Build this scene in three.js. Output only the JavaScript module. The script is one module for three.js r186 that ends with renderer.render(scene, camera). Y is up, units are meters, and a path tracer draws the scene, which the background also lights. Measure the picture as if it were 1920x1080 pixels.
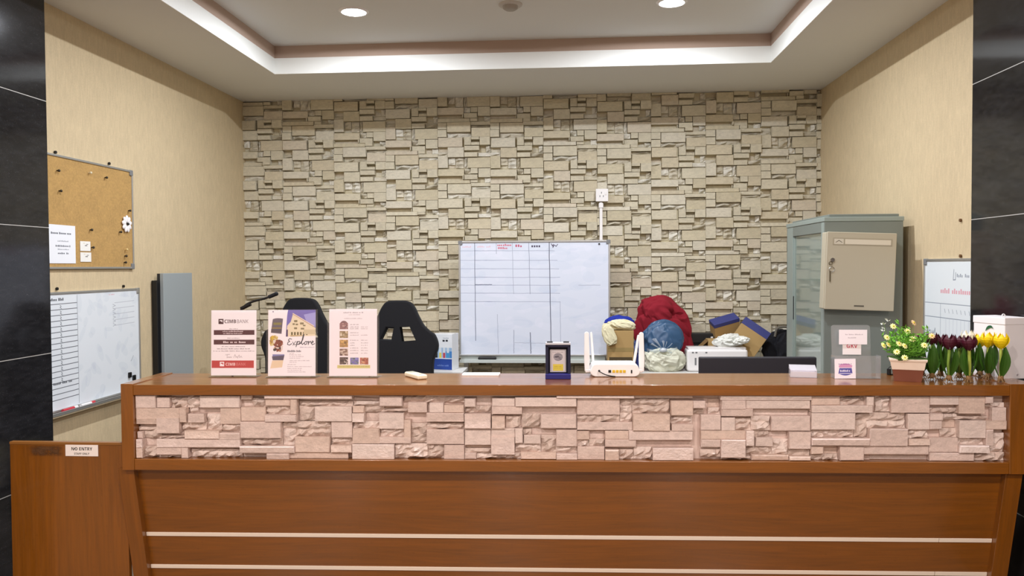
import * as THREE from 'three';
import { RoundedBoxGeometry } from 'three/addons/geometries/RoundedBoxGeometry.js';
import { mergeGeometries } from 'three/addons/utils/BufferGeometryUtils.js';
import { RectAreaLightUniformsLib } from 'three/addons/lights/RectAreaLightUniformsLib.js';

// ------------------------------------------------------------------ camera, exposure, lamps' strength
const scene = new THREE.Scene();
const F = 1500, EYE = 1.6;
const camera = new THREE.PerspectiveCamera(2 * Math.atan(540 / F) * 180 / Math.PI, 16 / 9, 0.05, 60);
camera.position.set(0, EYE, 0);
camera.rotation.order = 'YXZ';
camera.rotation.set(-0.0267, 0.072, -0.0057);
camera.updateMatrixWorld();
const renderer = new THREE.WebGLRenderer({ antialias: true });
renderer.toneMapping = THREE.LinearToneMapping;
renderer.toneMappingExposure = 1.0;
renderer.shadowMap.enabled = true;
RectAreaLightUniformsLib.init();
scene.background = new THREE.Color(0x000000);
const TRAY_LAMP = { color: 0xf3f7ff, intensity: 4300 };   // recessed downlights in the raised ceiling
const LOBBY_LAMP = { color: 0xfff0e8, intensity: 6000 };  // the same fittings in the lobby ceiling

// ------------------------------------------------------------------ helpers
let seed = 7;
const rnd = () => { seed = (seed * 1664525 + 1013904223) >>> 0; return seed / 4294967296; };
const rr = (a, b) => a + (b - a) * rnd();
const V = (x, y, z) => new THREE.Vector3(x, y, z);
function ray(u, v) { return V((u - 960) / F, (540 - v) / F, -1).applyQuaternion(camera.quaternion); }
function onZ(u, v, depth) { const d = ray(u, v); return d.multiplyScalar(-depth / d.z).add(camera.position); }
function onX(u, v, x) { const d = ray(u, v); return d.multiplyScalar(x / d.x).add(camera.position); }
function onY(u, v, h) { const d = ray(u, v); return d.multiplyScalar((h - EYE) / d.y).add(camera.position); }
const taken = {};
function numbered(n) { const k = taken[n] || 0; taken[n] = k + 1; return k ? n + '_' + String(k).padStart(3, '0') : n; }
function tag(o, label, category, group, kind) {
  if (label) o.userData.label = label; if (category) o.userData.category = category;
  if (group) o.userData.group = group; if (kind) o.userData.kind = kind; return o;
}
function thing(name, label, category, pos = [0, 0, 0], turn = 0, group) {
  const o = new THREE.Group(); o.name = numbered(name); o.position.set(...pos); o.rotation.y = turn; scene.add(o);
  return tag(o, label, category, group);
}
function mesh(name, geo, mat, parent, label) {
  const m = new THREE.Mesh(geo, mat); m.name = parent ? name : numbered(name); (parent || scene).add(m);
  if (label) m.userData.label = label; return m;
}
function copyOf(o, label) { const c = o.clone(); c.name = numbered(o.name.replace(/_\d+$/, '')); scene.add(c); c.userData = { ...o.userData }; if (label) c.userData.label = label; return c; }
// uv in metres from the face's direction; grain = axis that becomes u
function triUV(g, grain = 'x') {
  if (g.index) g = g.toNonIndexed();
  const p = g.attributes.position, uv = new Float32Array(p.count * 2);
  const a = V(0, 0, 0), b = V(0, 0, 0), c = V(0, 0, 0), n = V(0, 0, 0), q = [a, b, c];
  for (let i = 0; i < p.count; i += 3) {
    q.forEach((w, k) => w.fromBufferAttribute(p, i + k));
    n.subVectors(b, a).cross(c.clone().sub(a));
    const ax = Math.abs(n.x), ay = Math.abs(n.y), az = Math.abs(n.z);
    let e = ax > ay && ax > az ? ['z', 'y'] : ay > az ? ['x', 'z'] : ['x', 'y'];
    if (e[1] === grain) e = [e[1], e[0]];
    q.forEach((w, k) => { uv[(i + k) * 2] = w[e[0]]; uv[(i + k) * 2 + 1] = w[e[1]]; });
  }
  g.setAttribute('uv', new THREE.BufferAttribute(uv, 2));
  return g;
}
// box between two corners, softened edges
function bx(x0, x1, y0, y1, z0, z1, r = 0.003, grain = 'x') {
  const w = x1 - x0, h = y1 - y0, d = z1 - z0;
  const g = r > 0 ? new RoundedBoxGeometry(w, h, d, 1, Math.min(r, w / 2.1, h / 2.1, d / 2.1)) : new THREE.BoxGeometry(w, h, d);
  g.translate((x0 + x1) / 2, (y0 + y1) / 2, (z0 + z1) / 2);
  return triUV(g, grain);
}
function merge(list) {
  return mergeGeometries(list.map((g) => { g = g.index ? g.toNonIndexed() : g; for (const k of Object.keys(g.attributes)) if (!['position', 'normal', 'uv'].includes(k)) g.deleteAttribute(k); return g; }));
}
function tube(pts, r, seg = 24, rad = 8) { return new THREE.TubeGeometry(new THREE.CatmullRomCurve3(pts.map((p) => V(...p))), seg, r, rad, false); }
function cyl(r0, r1, h, x, y, z, seg = 20) { const g = new THREE.CylinderGeometry(r1, r0, h, seg); g.translate(x, y + h / 2, z); return g; }
function rod(a, b, r, seg = 10) { const A = V(...a), B = V(...b), g = new THREE.CylinderGeometry(r, r, A.distanceTo(B), seg); g.applyQuaternion(new THREE.Quaternion().setFromUnitVectors(V(0, 1, 0), B.clone().sub(A).normalize())); g.translate(...A.add(B).multiplyScalar(.5).toArray()); return g; }
// periodic value noise
const H = (x, y, s) => { let t = Math.imul(x * 374761393 + y * 668265263 + s * 974711, 1274126177); t ^= t >>> 13; t = Math.imul(t, 1103515245); t ^= t >>> 16; return (t >>> 0) / 4294967296; };
function pn(x, y, px, py, s = 1) {
  const xi = Math.floor(x), yi = Math.floor(y), fx = x - xi, fy = y - yi, u = fx * fx * (3 - 2 * fx), v = fy * fy * (3 - 2 * fy), m = (a, n) => ((a % n) + n) % n;
  const a = H(m(xi, px), m(yi, py), s), b = H(m(xi + 1, px), m(yi, py), s), c = H(m(xi, px), m(yi + 1, py), s), d = H(m(xi + 1, px), m(yi + 1, py), s);
  return a + (b - a) * u + (c - a) * v + (a - b - c + d) * u * v;
}
function n3(x, y, z) { const a = pn(x + z * 1.7, y - z * .6, 4096, 4096, 3), b = pn(y + 31 + x * .4, z + 17, 4096, 4096, 5), c = pn(z + 51, x - 9 + y * .3, 4096, 4096, 9); return (a + b + c) / 1.5 - 1; }
function dtex(w, h, fn, sx, sy, srgb = true) {
  const d = new Uint8Array(w * h * 4);
  for (let j = 0; j < h; j++) for (let i = 0; i < w; i++) { const c = fn(i / w, j / h), o = (j * w + i) * 4; for (let k = 0; k < 3; k++) d[o + k] = Math.max(0, Math.min(255, c[k])); d[o + 3] = 255; }
  const t = new THREE.DataTexture(d, w, h, THREE.RGBAFormat); t.wrapS = t.wrapT = THREE.RepeatWrapping; t.magFilter = THREE.LinearFilter; t.minFilter = THREE.LinearMipmapLinearFilter; t.generateMipmaps = true;
  if (srgb) t.colorSpace = THREE.SRGBColorSpace; t.repeat.set(1 / sx, 1 / sy); t.needsUpdate = true; return t;
}
function canvasTex(w, h, draw) {
  const c = document.createElement('canvas'); c.width = w; c.height = h; const x = c.getContext('2d'); draw(x, w, h);
  const t = new THREE.CanvasTexture(c); t.colorSpace = THREE.SRGBColorSpace; t.anisotropy = 8; return t;
}
const std = (color, roughness = .6, o = {}) => new THREE.MeshStandardMaterial({ color, roughness, ...o });
const phy = (color, roughness, o = {}) => new THREE.MeshPhysicalMaterial({ color, roughness, ...o });
const grey3 = (v) => [v, v, v];
// illegible small print: short strokes grouped as words
function scrawl(x, X, Y, W, h, color, lw = h * .5, density = 1) {
  x.fillStyle = color; let p = X;
  while (p < X + W) { const word = h * (1.2 + rnd() * 3.2); const e = Math.min(p + word, X + W); for (let q = p; q < e - h * .2; q += h * .62) { const t = rnd(); x.fillRect(q, Y + h * (t > .6 ? 0 : .25), h * .42 * density, lw * (t > .6 ? 1.6 : 1.1)); } p = e + h * .55; }
}
function pen(x, pts, color, lw) { x.strokeStyle = color; x.lineWidth = lw; x.lineCap = 'round'; x.lineJoin = 'round'; x.beginPath(); pts.forEach((p, i) => i ? x.lineTo(p[0], p[1]) : x.moveTo(p[0], p[1])); x.stroke(); }

// ------------------------------------------------------------------ shared materials
const woodTex = dtex(1024, 512, (u, v) => {
  const warp = pn(u * 3, v * 4, 3, 4, 2) * .08;
  const fine = pn(u * 14, (v + warp) * 190, 14, 190, 11), mid = pn(u * 5, (v + warp) * 46, 5, 46, 12), big = pn(u * 2, (v + warp) * 9, 2, 9, 13), pore = pn(u * 60, v * 330, 60, 330, 14);
  const k = .87 + .1 * fine + .09 * mid + .08 * big - (pore > .88 ? .06 : 0);
  return [127 * k, 73 * k, 6 * k];
}, 1.3, .65);
const woodRough = dtex(256, 256, (u, v) => grey3(78 + 40 * pn(u * 9, v * 70, 9, 70, 21)), 1.1, .5, false);
const M = {};
M.wood = phy(0xffffff, 1, { map: woodTex, roughnessMap: woodRough, clearcoat: .85, clearcoatRoughness: .13 });
M.edgeWood = phy(0x8a5a26, .42, { clearcoat: .2, clearcoatRoughness: .3 });
M.whiteStrip = std(0xf0e2d2, .45);
const paperTex = dtex(512, 512, (u, v) => { const a = pn(u * 150, v * 26, 150, 26, 31), b = pn(u * 24, v * 12, 24, 12, 32), c = pn(u * 230, v * 230, 230, 230, 33); const k = .94 + .05 * a + .02 * b + .04 * c; return [208 * k, 189 * k, 153 * k]; }, 1, 1);
const paperBump = dtex(512, 512, (u, v) => grey3(255 * (.6 * pn(u * 170, v * 30, 170, 30, 31) + .4 * pn(u * 240, v * 240, 240, 240, 34))), 1, 1, false);
M.wallpaper = std(0xffffff, .85, { map: paperTex, bumpMap: paperBump, bumpScale: .0006 });
M.ceiling = std(0xe0e1de, .9);
M.plaster = std(0xcfc4b6, .9);
const floorTex = dtex(256, 256, (u, v) => { const k = .9 + .1 * pn(u * 8, v * 8, 8, 8, 41) + .05 * pn(u * 60, v * 60, 60, 60, 42); return [128 * k, 116 * k, 104 * k]; }, 1.2, 1.2);
M.floor = std(0xffffff, .25, { map: floorTex });
const graniteTex = dtex(512, 512, (u, v) => { const a = pn(u * 200, v * 200, 200, 200, 51), b = pn(u * 16, v * 60, 16, 60, 52), c = pn(u * 6, v * 6, 6, 6, 53); const k = 23 + 12 * b + 8 * c + (a > .9 ? 16 : 0); return [k, k * 1.0, k * 1.06]; }, .6, .6);
M.granite = phy(0xffffff, .1, { map: graniteTex, specularIntensity: .8 });
M.grout = std(0xb9b7b2, .8);
const stoneBump = dtex(512, 512, (u, v) => grey3(255 * (.5 * pn(u * 40, v * 60, 40, 60, 61) + .3 * pn(u * 120, v * 120, 120, 120, 62) + .2 * pn(u * 12, v * 40, 12, 40, 63))), .35, .35, false);
const stoneTex = dtex(512, 512, (u, v) => { const k = .9 + .07 * pn(u * 20, v * 36, 20, 36, 64) + .06 * pn(u * 90, v * 140, 90, 140, 65); return [255 * k, 255 * k, 255 * k]; }, .4, .4);
const stone = (c) => std(c, .9, { map: stoneTex, bumpMap: stoneBump, bumpScale: .0015 });
const wallSmooth = [0xd6ceb6, 0xd2c7ac, 0xd9d2be, 0xd5cab4, 0xd0c6aa].map(stone), wallRough = [0xe8e4d6, 0xdcd5c2, 0xd2cab4].map(stone);
const deskSmooth = [0xe2cec6, 0xdec9c0, 0xe5d3cb, 0xdcc5b8].map(stone), deskRough = [0xecdcd4, 0xe2d0c6, 0xd8c6bc].map(stone);
M.wallBase = std(0xd2c8a8, .95); M.deskBase = std(0xdec9c0, .95);
M.alu = std(0xb9bab8, .38, { metalness: .75 });
M.plasticGrey = std(0x7d7f80, .5);
M.black = std(0x0c0c0e, .5); M.blackRough = std(0x0d0d12, .85);
M.whitePlastic = phy(0xf1efee, .35, { clearcoat: .2 });
M.chrome = std(0xc8c8c8, .2, { metalness: 1 });
M.clear = phy(0xffffff, .04, { transmission: 1, thickness: 0, ior: 1.49, specularIntensity: 1 });
M.card = std(0xb0925f, .85); M.cardDark = std(0x84673c, .9); M.blueCard = std(0x39407f, .6);
M.paper = std(0xf4f1f2, .8);

// ------------------------------------------------------------------ the setting
const WL = -2.61, WR = 1.915, WZ = -6.278, SOFFIT = 2.934, RAISED = 3.125;
const TRAY = { x0: -2.024, x1: 1.332, z0: -5.4175, z1: -2.2 };
const struct = (name, geo, mat) => { const m = mesh(name, geo, mat); m.name = name; m.userData.kind = 'structure'; return m; };
struct('floor', bx(-4.7, 4.3, -.1, 0, -6.5, 3.7, 0), M.floor);
struct('ceiling', bx(-4.7, 4.3, RAISED, RAISED + .12, -6.5, 3.7, 0), M.ceiling);
{ // dropped soffit with the square opening of the raised tray
  const s = new THREE.Shape([[-4.7, -3.7], [4.3, -3.7], [4.3, 6.5], [-4.7, 6.5]].map((p) => new THREE.Vector2(...p)));
  s.holes.push(new THREE.Path([[TRAY.x0, -TRAY.z1], [TRAY.x0, -TRAY.z0], [TRAY.x1, -TRAY.z0], [TRAY.x1, -TRAY.z1]].map((p) => new THREE.Vector2(...p))));
  const g = new THREE.ExtrudeGeometry(s, { depth: RAISED - SOFFIT, bevelEnabled: false }); g.rotateX(-Math.PI / 2); g.translate(0, SOFFIT, 0);
  const m = struct('ceiling_soffit', triUV(g), M.ceiling); m.userData.label = 'dropped plaster border around the raised ceiling tray';
}
{ // tray sides: white fascia board below, painted band above
  const fh = .108, f = .006, band = std(0xb7a090, .85), fas = std(0xf2f4f0, .6), T = TRAY;
  [[T.x0, T.x1, T.z0, T.z0 + f], [T.x0, T.x1, T.z1 - f, T.z1], [T.x0, T.x0 + f, T.z0 + f, T.z1 - f], [T.x1 - f, T.x1, T.z0 + f, T.z1 - f]].forEach(([a, b, c, d], i) => {
    const g = struct('trim_' + (i + 1), bx(a, b, SOFFIT - .001, SOFFIT + fh, c, d, .001), fas); g.userData.label = 'white fascia board around the raised ceiling tray';
    const k = struct('trim_' + (i + 5), bx(a, b, SOFFIT + fh, RAISED, c === T.z1 - f ? d - .003 : c, d === T.z0 + f ? c + .003 : d, 0), band); k.userData.label = 'pinkish beige painted band above the white fascia';
  });
}
struct('wall_left', bx(WL - .15, WL, 0, SOFFIT, -6.45, -2.9, 0), M.wallpaper);
struct('wall_right', bx(WR, WR + .15, 0, SOFFIT, -6.45, -2.9, 0), M.wallpaper);
struct('wall_lobby_left', merge([bx(-4.7, -4.55, 0, SOFFIT, -3.05, 3.7, 0), bx(-4.55, -2.76, 0, SOFFIT, -3.05, -2.9, 0)]), M.plaster);
struct('wall_lobby_right', merge([bx(4.15, 4.3, 0, SOFFIT, -3.05, 3.7, 0), bx(2.065, 4.15, 0, SOFFIT, -3.05, -2.9, 0)]), M.plaster);
struct('wall_lobby_rear', bx(-4.55, 4.15, 0, SOFFIT, 3.55, 3.7, 0), M.plaster);

// stones: back face at z = 0, proud face at z = d
function stoneGeo(x0, x1, y0, y1, d, kind, nx = 5, ny = 3, c = .003) {
  const pos = [], quad = (a, b, e, f) => pos.push(...a, ...b, ...e, ...a, ...e, ...f);
  const w = x1 - x0, h = y1 - y0; c = Math.min(c, w / 4, h / 4);
  if (kind === 'R') {
    const z = []; for (let j = 0; j <= ny; j++) { z.push([]); for (let i = 0; i <= nx; i++) { const e = i === 0 || j === 0 || i === nx || j === ny; z[j].push([x0 + w * (i + (e ? 0 : rr(-.35, .35))) / nx, y0 + h * (j + (e ? 0 : rr(-.35, .35))) / ny, e ? d * rr(.15, .6) : d * rr(.35, 1.25)]); } }
    for (let j = 0; j < ny; j++) for (let i = 0; i < nx; i++) quad(z[j][i], z[j][i + 1], z[j + 1][i + 1], z[j + 1][i]);
    for (let i = 0; i < nx; i++) { const b = (p) => [p[0], p[1], 0]; let p = z[0][i], q = z[0][i + 1]; quad(b(p), b(q), q, p); p = z[ny][i + 1]; q = z[ny][i]; quad(b(p), b(q), q, p); }
    for (let j = 0; j < ny; j++) { const b = (p) => [p[0], p[1], 0]; let p = z[j + 1][0], q = z[j][0]; quad(b(p), b(q), q, p); p = z[j][nx]; q = z[j + 1][nx]; quad(b(p), b(q), q, p); }
  } else {
    const tp = kind === 'D' ? rr(.6, 1) : 1, P = rnd() > .5 ? [[x0, y0], [x1, y0], [x1, y1], [x0, y0 + h * tp]] : [[x0, y0], [x1, y0], [x1, y0 + h * tp], [x0, y1]], cx = (x0 + x1) / 2, cy = (y0 + y1) / 2, t = [d * rr(.9, 1.1), d * rr(.9, 1.1)];
    const back = P.map((p) => [p[0], p[1], 0]), rim = P.map((p) => [p[0], p[1], d - c]);
    const front = P.map((p) => [p[0] + Math.sign(cx - p[0]) * c * rr(.6, 1.6), p[1] + Math.sign(cy - p[1]) * c * rr(.6, 1.6), p[1] > cy ? t[0] : t[1]]);
    quad(...front); for (let k = 0; k < 4; k++) { const l = (k + 1) % 4; quad(rim[k], rim[l], front[l], front[k]); quad(back[k], back[l], rim[l], rim[k]); }
  }
  const g = new THREE.BufferGeometry(); g.setAttribute('position', new THREE.Float32BufferAttribute(pos, 3)); triUV(g); g.computeVertexNormals(); return g;
}
{ // stone-clad back wall: one module of stones in a half-drop repeat
  const wall = new THREE.Group(); wall.name = 'wall_back'; scene.add(wall); tag(wall, 'back wall clad in stacked beige ledge stone', null, null, 'structure');
  const base = WZ - .04;
  mesh('wall_core', bx(WL - .15, WR + .15, 0, SOFFIT, base - .15, base, 0), M.wallBase, wall);
  const list = [ // x0 x1 y0 y1 (down) kind, in a 535 x 615 module
    [0, 265, 5, 75, 'S'], [0, 250, 78, 110, 'D'], [0, 325, 113, 150, 'S'], [0, 90, 155, 218, 'S'], [0, 90, 226, 297, 'S'], [98, 335, 155, 250, 'S'], [98, 335, 254, 297, 'R'],
    [4, 250, 304, 398, 'S'], [0, 98, 408, 442, 'D'], [0, 98, 445, 478, 'R'], [103, 265, 404, 500, 'S'], [0, 98, 483, 606, 'S'], [103, 172, 506, 575, 'R'], [103, 172, 578, 608, 'D'], [178, 258, 506, 608, 'R'],
    [254, 262, 78, 110, 'S'], [270, 330, 0, 52, 'R'], [336, 404, 0, 52, 'S'], [410, 533, 0, 90, 'S'], [270, 402, 64, 110, 'S'], [330, 402, 112, 142, 'S'], [410, 466, 96, 142, 'D'], [472, 533, 96, 142, 'R'],
    [332, 533, 147, 180, 'S'], [340, 533, 184, 208, 'R'], [345, 533, 212, 298, 'S'], [270, 338, 300, 380, 'S'], [342, 424, 330, 352, 'D'], [342, 424, 302, 327, 'S'], [342, 424, 356, 382, 'S'], [430, 533, 302, 382, 'S'],
    [270, 420, 388, 432, 'S'], [270, 420, 435, 450, 'D'], [426, 480, 404, 450, 'D'], [486, 533, 388, 450, 'R'], [270, 402, 455, 500, 'S'], [408, 533, 456, 492, 'R'], [408, 533, 495, 505, 'D'], [302, 533, 509, 610, 'S'], [266, 297, 505, 608, 'R']];
  const W = .4165, SX = W / 535, SY = .4797 / 615;
  const variants = list.map(([a, b, t, u, k]) => [0, 1].map(() => stoneGeo(a * SX - .0004, b * SX + .0004, -u * SY - .0004, -t * SY + .0004, k === 'S' ? rr(.032, .066) : k === 'R' ? rr(.036, .05) : rr(.0025, .004), k, Math.max(2, Math.round((b - a) / 40)), Math.max(2, Math.round((u - t) / 22)), .0014)));
  const strips = [[432, 189], [531, 225.5], [630, 266], [730, 280], [829, 219], [930, 219], [1029, 262.5], [1129, 268], [1230, 237], [1335, 232], [1437, 178], [1539, 220]];
  const all = [], cut = [];
  const X1 = onZ(531, 300, -WZ).x;
  strips.forEach(([u, v], i) => {
    const X = X1 + (i - 1) * W, y0 = onZ(u, v, -WZ).y + 92.5 * SY;
    for (let r = -2; r < 6; r++) list.forEach((q, k) => {
      const Y = y0 - r * .4797, a = X + q[0] * SX, b = X + q[1] * SX, t = Y - q[2] * SY, u2 = Y - q[3] * SY;
      if (t > SOFFIT - .002 || u2 < .6 || a < WL || b > WR) { if (t - u2 > .02) edge(q, X, Y, k); return; }
      all.push({ k, kind: q[4], X, Y, area: (b - a) * (t - u2), cx: (a + b) / 2, cy: (t + u2) / 2 });
    });
  });
  function edge(q, X, Y) { // stones cut off by the corner or the ceiling
    const a = Math.max(X + q[0] * SX, WL), b = Math.min(X + q[1] * SX, WR), t = Math.min(Y - q[2] * SY, SOFFIT), u = Math.max(Y - q[3] * SY, .6);
    if (b - a < .006 || t - u < .006) return; const g = stoneGeo(a, b, u, t, q[4] === 'D' ? .003 : rr(.034, .058), q[4], 3, 2, .002); g.translate(0, 0, base); cut.push([q[4], g]);
  }
  const hidden = (s) => s.cy < .82 || (s.cx > -.83 && s.cx < .27 && s.cy < 1.76) || (s.cx > 1.5 && s.cy < 1.85) || (s.cx > .5 && s.cx < 1.0 && s.cy < 1.2) || (s.cx < -1.55 && s.cy < 1.3);
  all.sort((p, q) => (hidden(p) - hidden(q)) || q.area - p.area);
  const count = { S: 0, R: 0, D: 0 }, names = { S: 'stone', R: 'rough_stone', D: 'recessed_stone' }, mats = { S: wallSmooth, R: wallRough, D: wallSmooth }, rest = { S: [], R: [], D: [] };
  for (const s of all) {
    const g = variants[s.k][rnd() > .5 ? 1 : 0];
    if (!hidden(s) && count[s.kind] < 300) { count[s.kind]++; const m = mesh(names[s.kind], g, mats[s.kind][Math.floor(rnd() * mats[s.kind].length)], wall); m.position.set(s.X, s.Y, base); } else { const c = g.clone(); c.translate(s.X, s.Y, base); rest[s.kind].push(c); }
  }
  cut.forEach(([k, g]) => rest[k].push(g));
  for (const k of ['S', 'R', 'D']) if (rest[k].length) { const m = mesh({ S: 'stones', R: 'rough_stones', D: 'recessed_stones' }[k], merge(rest[k]), mats[k][0], wall); m.userData.kind = 'stuff'; }
}
// black tiled pillars flanking the counter
function pillar(name, x0, x1, face, label, z0, j0, jh) {
  const p = new THREE.Group(); p.name = name; scene.add(p); tag(p, label, null, null, 'structure');
  const z1 = -2.75, T = .012, q = .0012;
  mesh('pillar_core', bx(face > 0 ? x0 : x0 + q, face > 0 ? x1 - q : x1, 0, SOFFIT, z0 + .002, z1 - q, 0), M.grout, p);
  const side = [], front = [];
  for (let k = 0; k < 6; k++) {
    const y0 = Math.max(0, j0 + k * jh + .0016), y1 = Math.min(j0 + (k + 1) * jh - .0016, SOFFIT); if (y1 - y0 < .01) continue;
    mesh('tile', face > 0 ? bx(x1 - T, x1, y0, y1, z0, z1, .0015) : bx(x0, x0 + T, y0, y1, z0, z1, .0015), M.granite, p);
    mesh('tile', bx(face > 0 ? x0 : x0 + T + .0015, face > 0 ? x1 - T - .0015 : x1, y0, y1, z1 - T, z1, .0015), M.granite, p);
    mesh('tile', bx(face > 0 ? x0 : x0 + T + .0015, face > 0 ? x1 - T - .0015 : x1, y0, y1, z0, z0 + .004, 0), M.granite, p);
  }
}
pillar('pillar_left', -2.95, -2.48, 1, 'glossy black granite tiled pillar beside the gate panel', -3.66, -.0014, .6);
pillar('pillar_right', 1.86, 2.33, -1, 'glossy black granite tiled pillar beside the white box', -3.865, -.065, .6236);

// downlights: trim ring, glowing disc, light just below the disc
M.glow = std(0xffffff, .5, { emissive: 0xf6fbff, emissiveIntensity: 6 });
function downlight(x, y, z, lamp, label, group) {
  const t = thing('ceiling_downlight', label, 'ceiling light', [x, y, z], 0, group);
  const ring = [[.07, -.001], [.07, -.0075], [.074, -.0085], [.084, -.006], [.09, 0]].map((p) => new THREE.Vector2(...p));
  mesh('trim_ring', new THREE.LatheGeometry(ring, 40), M.whitePlastic, t);
  const d = new THREE.CylinderGeometry(.07, .07, .003, 40); d.translate(0, -.0025, 0); mesh('diffuser', d, M.glow, t);
  const l = new THREE.RectAreaLight(lamp.color, lamp.intensity, .05, .05); l.position.set(0, -.0046, 0); l.rotation.x = -Math.PI / 2; t.add(l);
}
{
  const a = onY(660, 17, RAISED), b = onY(1258, 8, RAISED);
  downlight(a.x, RAISED, (a.z + b.z) / 2, TRAY_LAMP, 'lit round downlight in the raised ceiling on the cork board side of the smoke detector', 'downlights in the raised ceiling tray');
  downlight(b.x, RAISED, (a.z + b.z) / 2, TRAY_LAMP, 'lit round downlight in the raised ceiling on the steel cabinet side of the smoke detector', 'downlights in the raised ceiling tray');
  for (const x of [a.x, b.x]) downlight(x, RAISED, -3.0, TRAY_LAMP, 'lit round downlight in the raised ceiling, above the counter', 'downlights above the counter');
  for (const x of [-2.2, -.35, 1.5]) for (const z of [-.7, 1.4]) downlight(x, SOFFIT, z, LOBBY_LAMP, 'lit round downlight in the lobby ceiling', 'downlights in the lobby ceiling');
  const c = onY(957, 8, RAISED), t = thing('smoke_detector', 'round white smoke detector on the raised ceiling between the downlights', 'smoke detector', [c.x, RAISED, c.z]);
  mesh('base_plate', new THREE.LatheGeometry([[0, -.012], [.062, -.012], [.07, -.006], [.07, 0]].map((p) => new THREE.Vector2(...p)), 32), std(0xc9c4bc, .6), t);
  mesh('sensor_cap', new THREE.LatheGeometry([[0, -.034], [.03, -.034], [.042, -.026], [.046, -.012]].map((p) => new THREE.Vector2(...p)), 32), std(0xaaa49b, .6), t);
}
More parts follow.
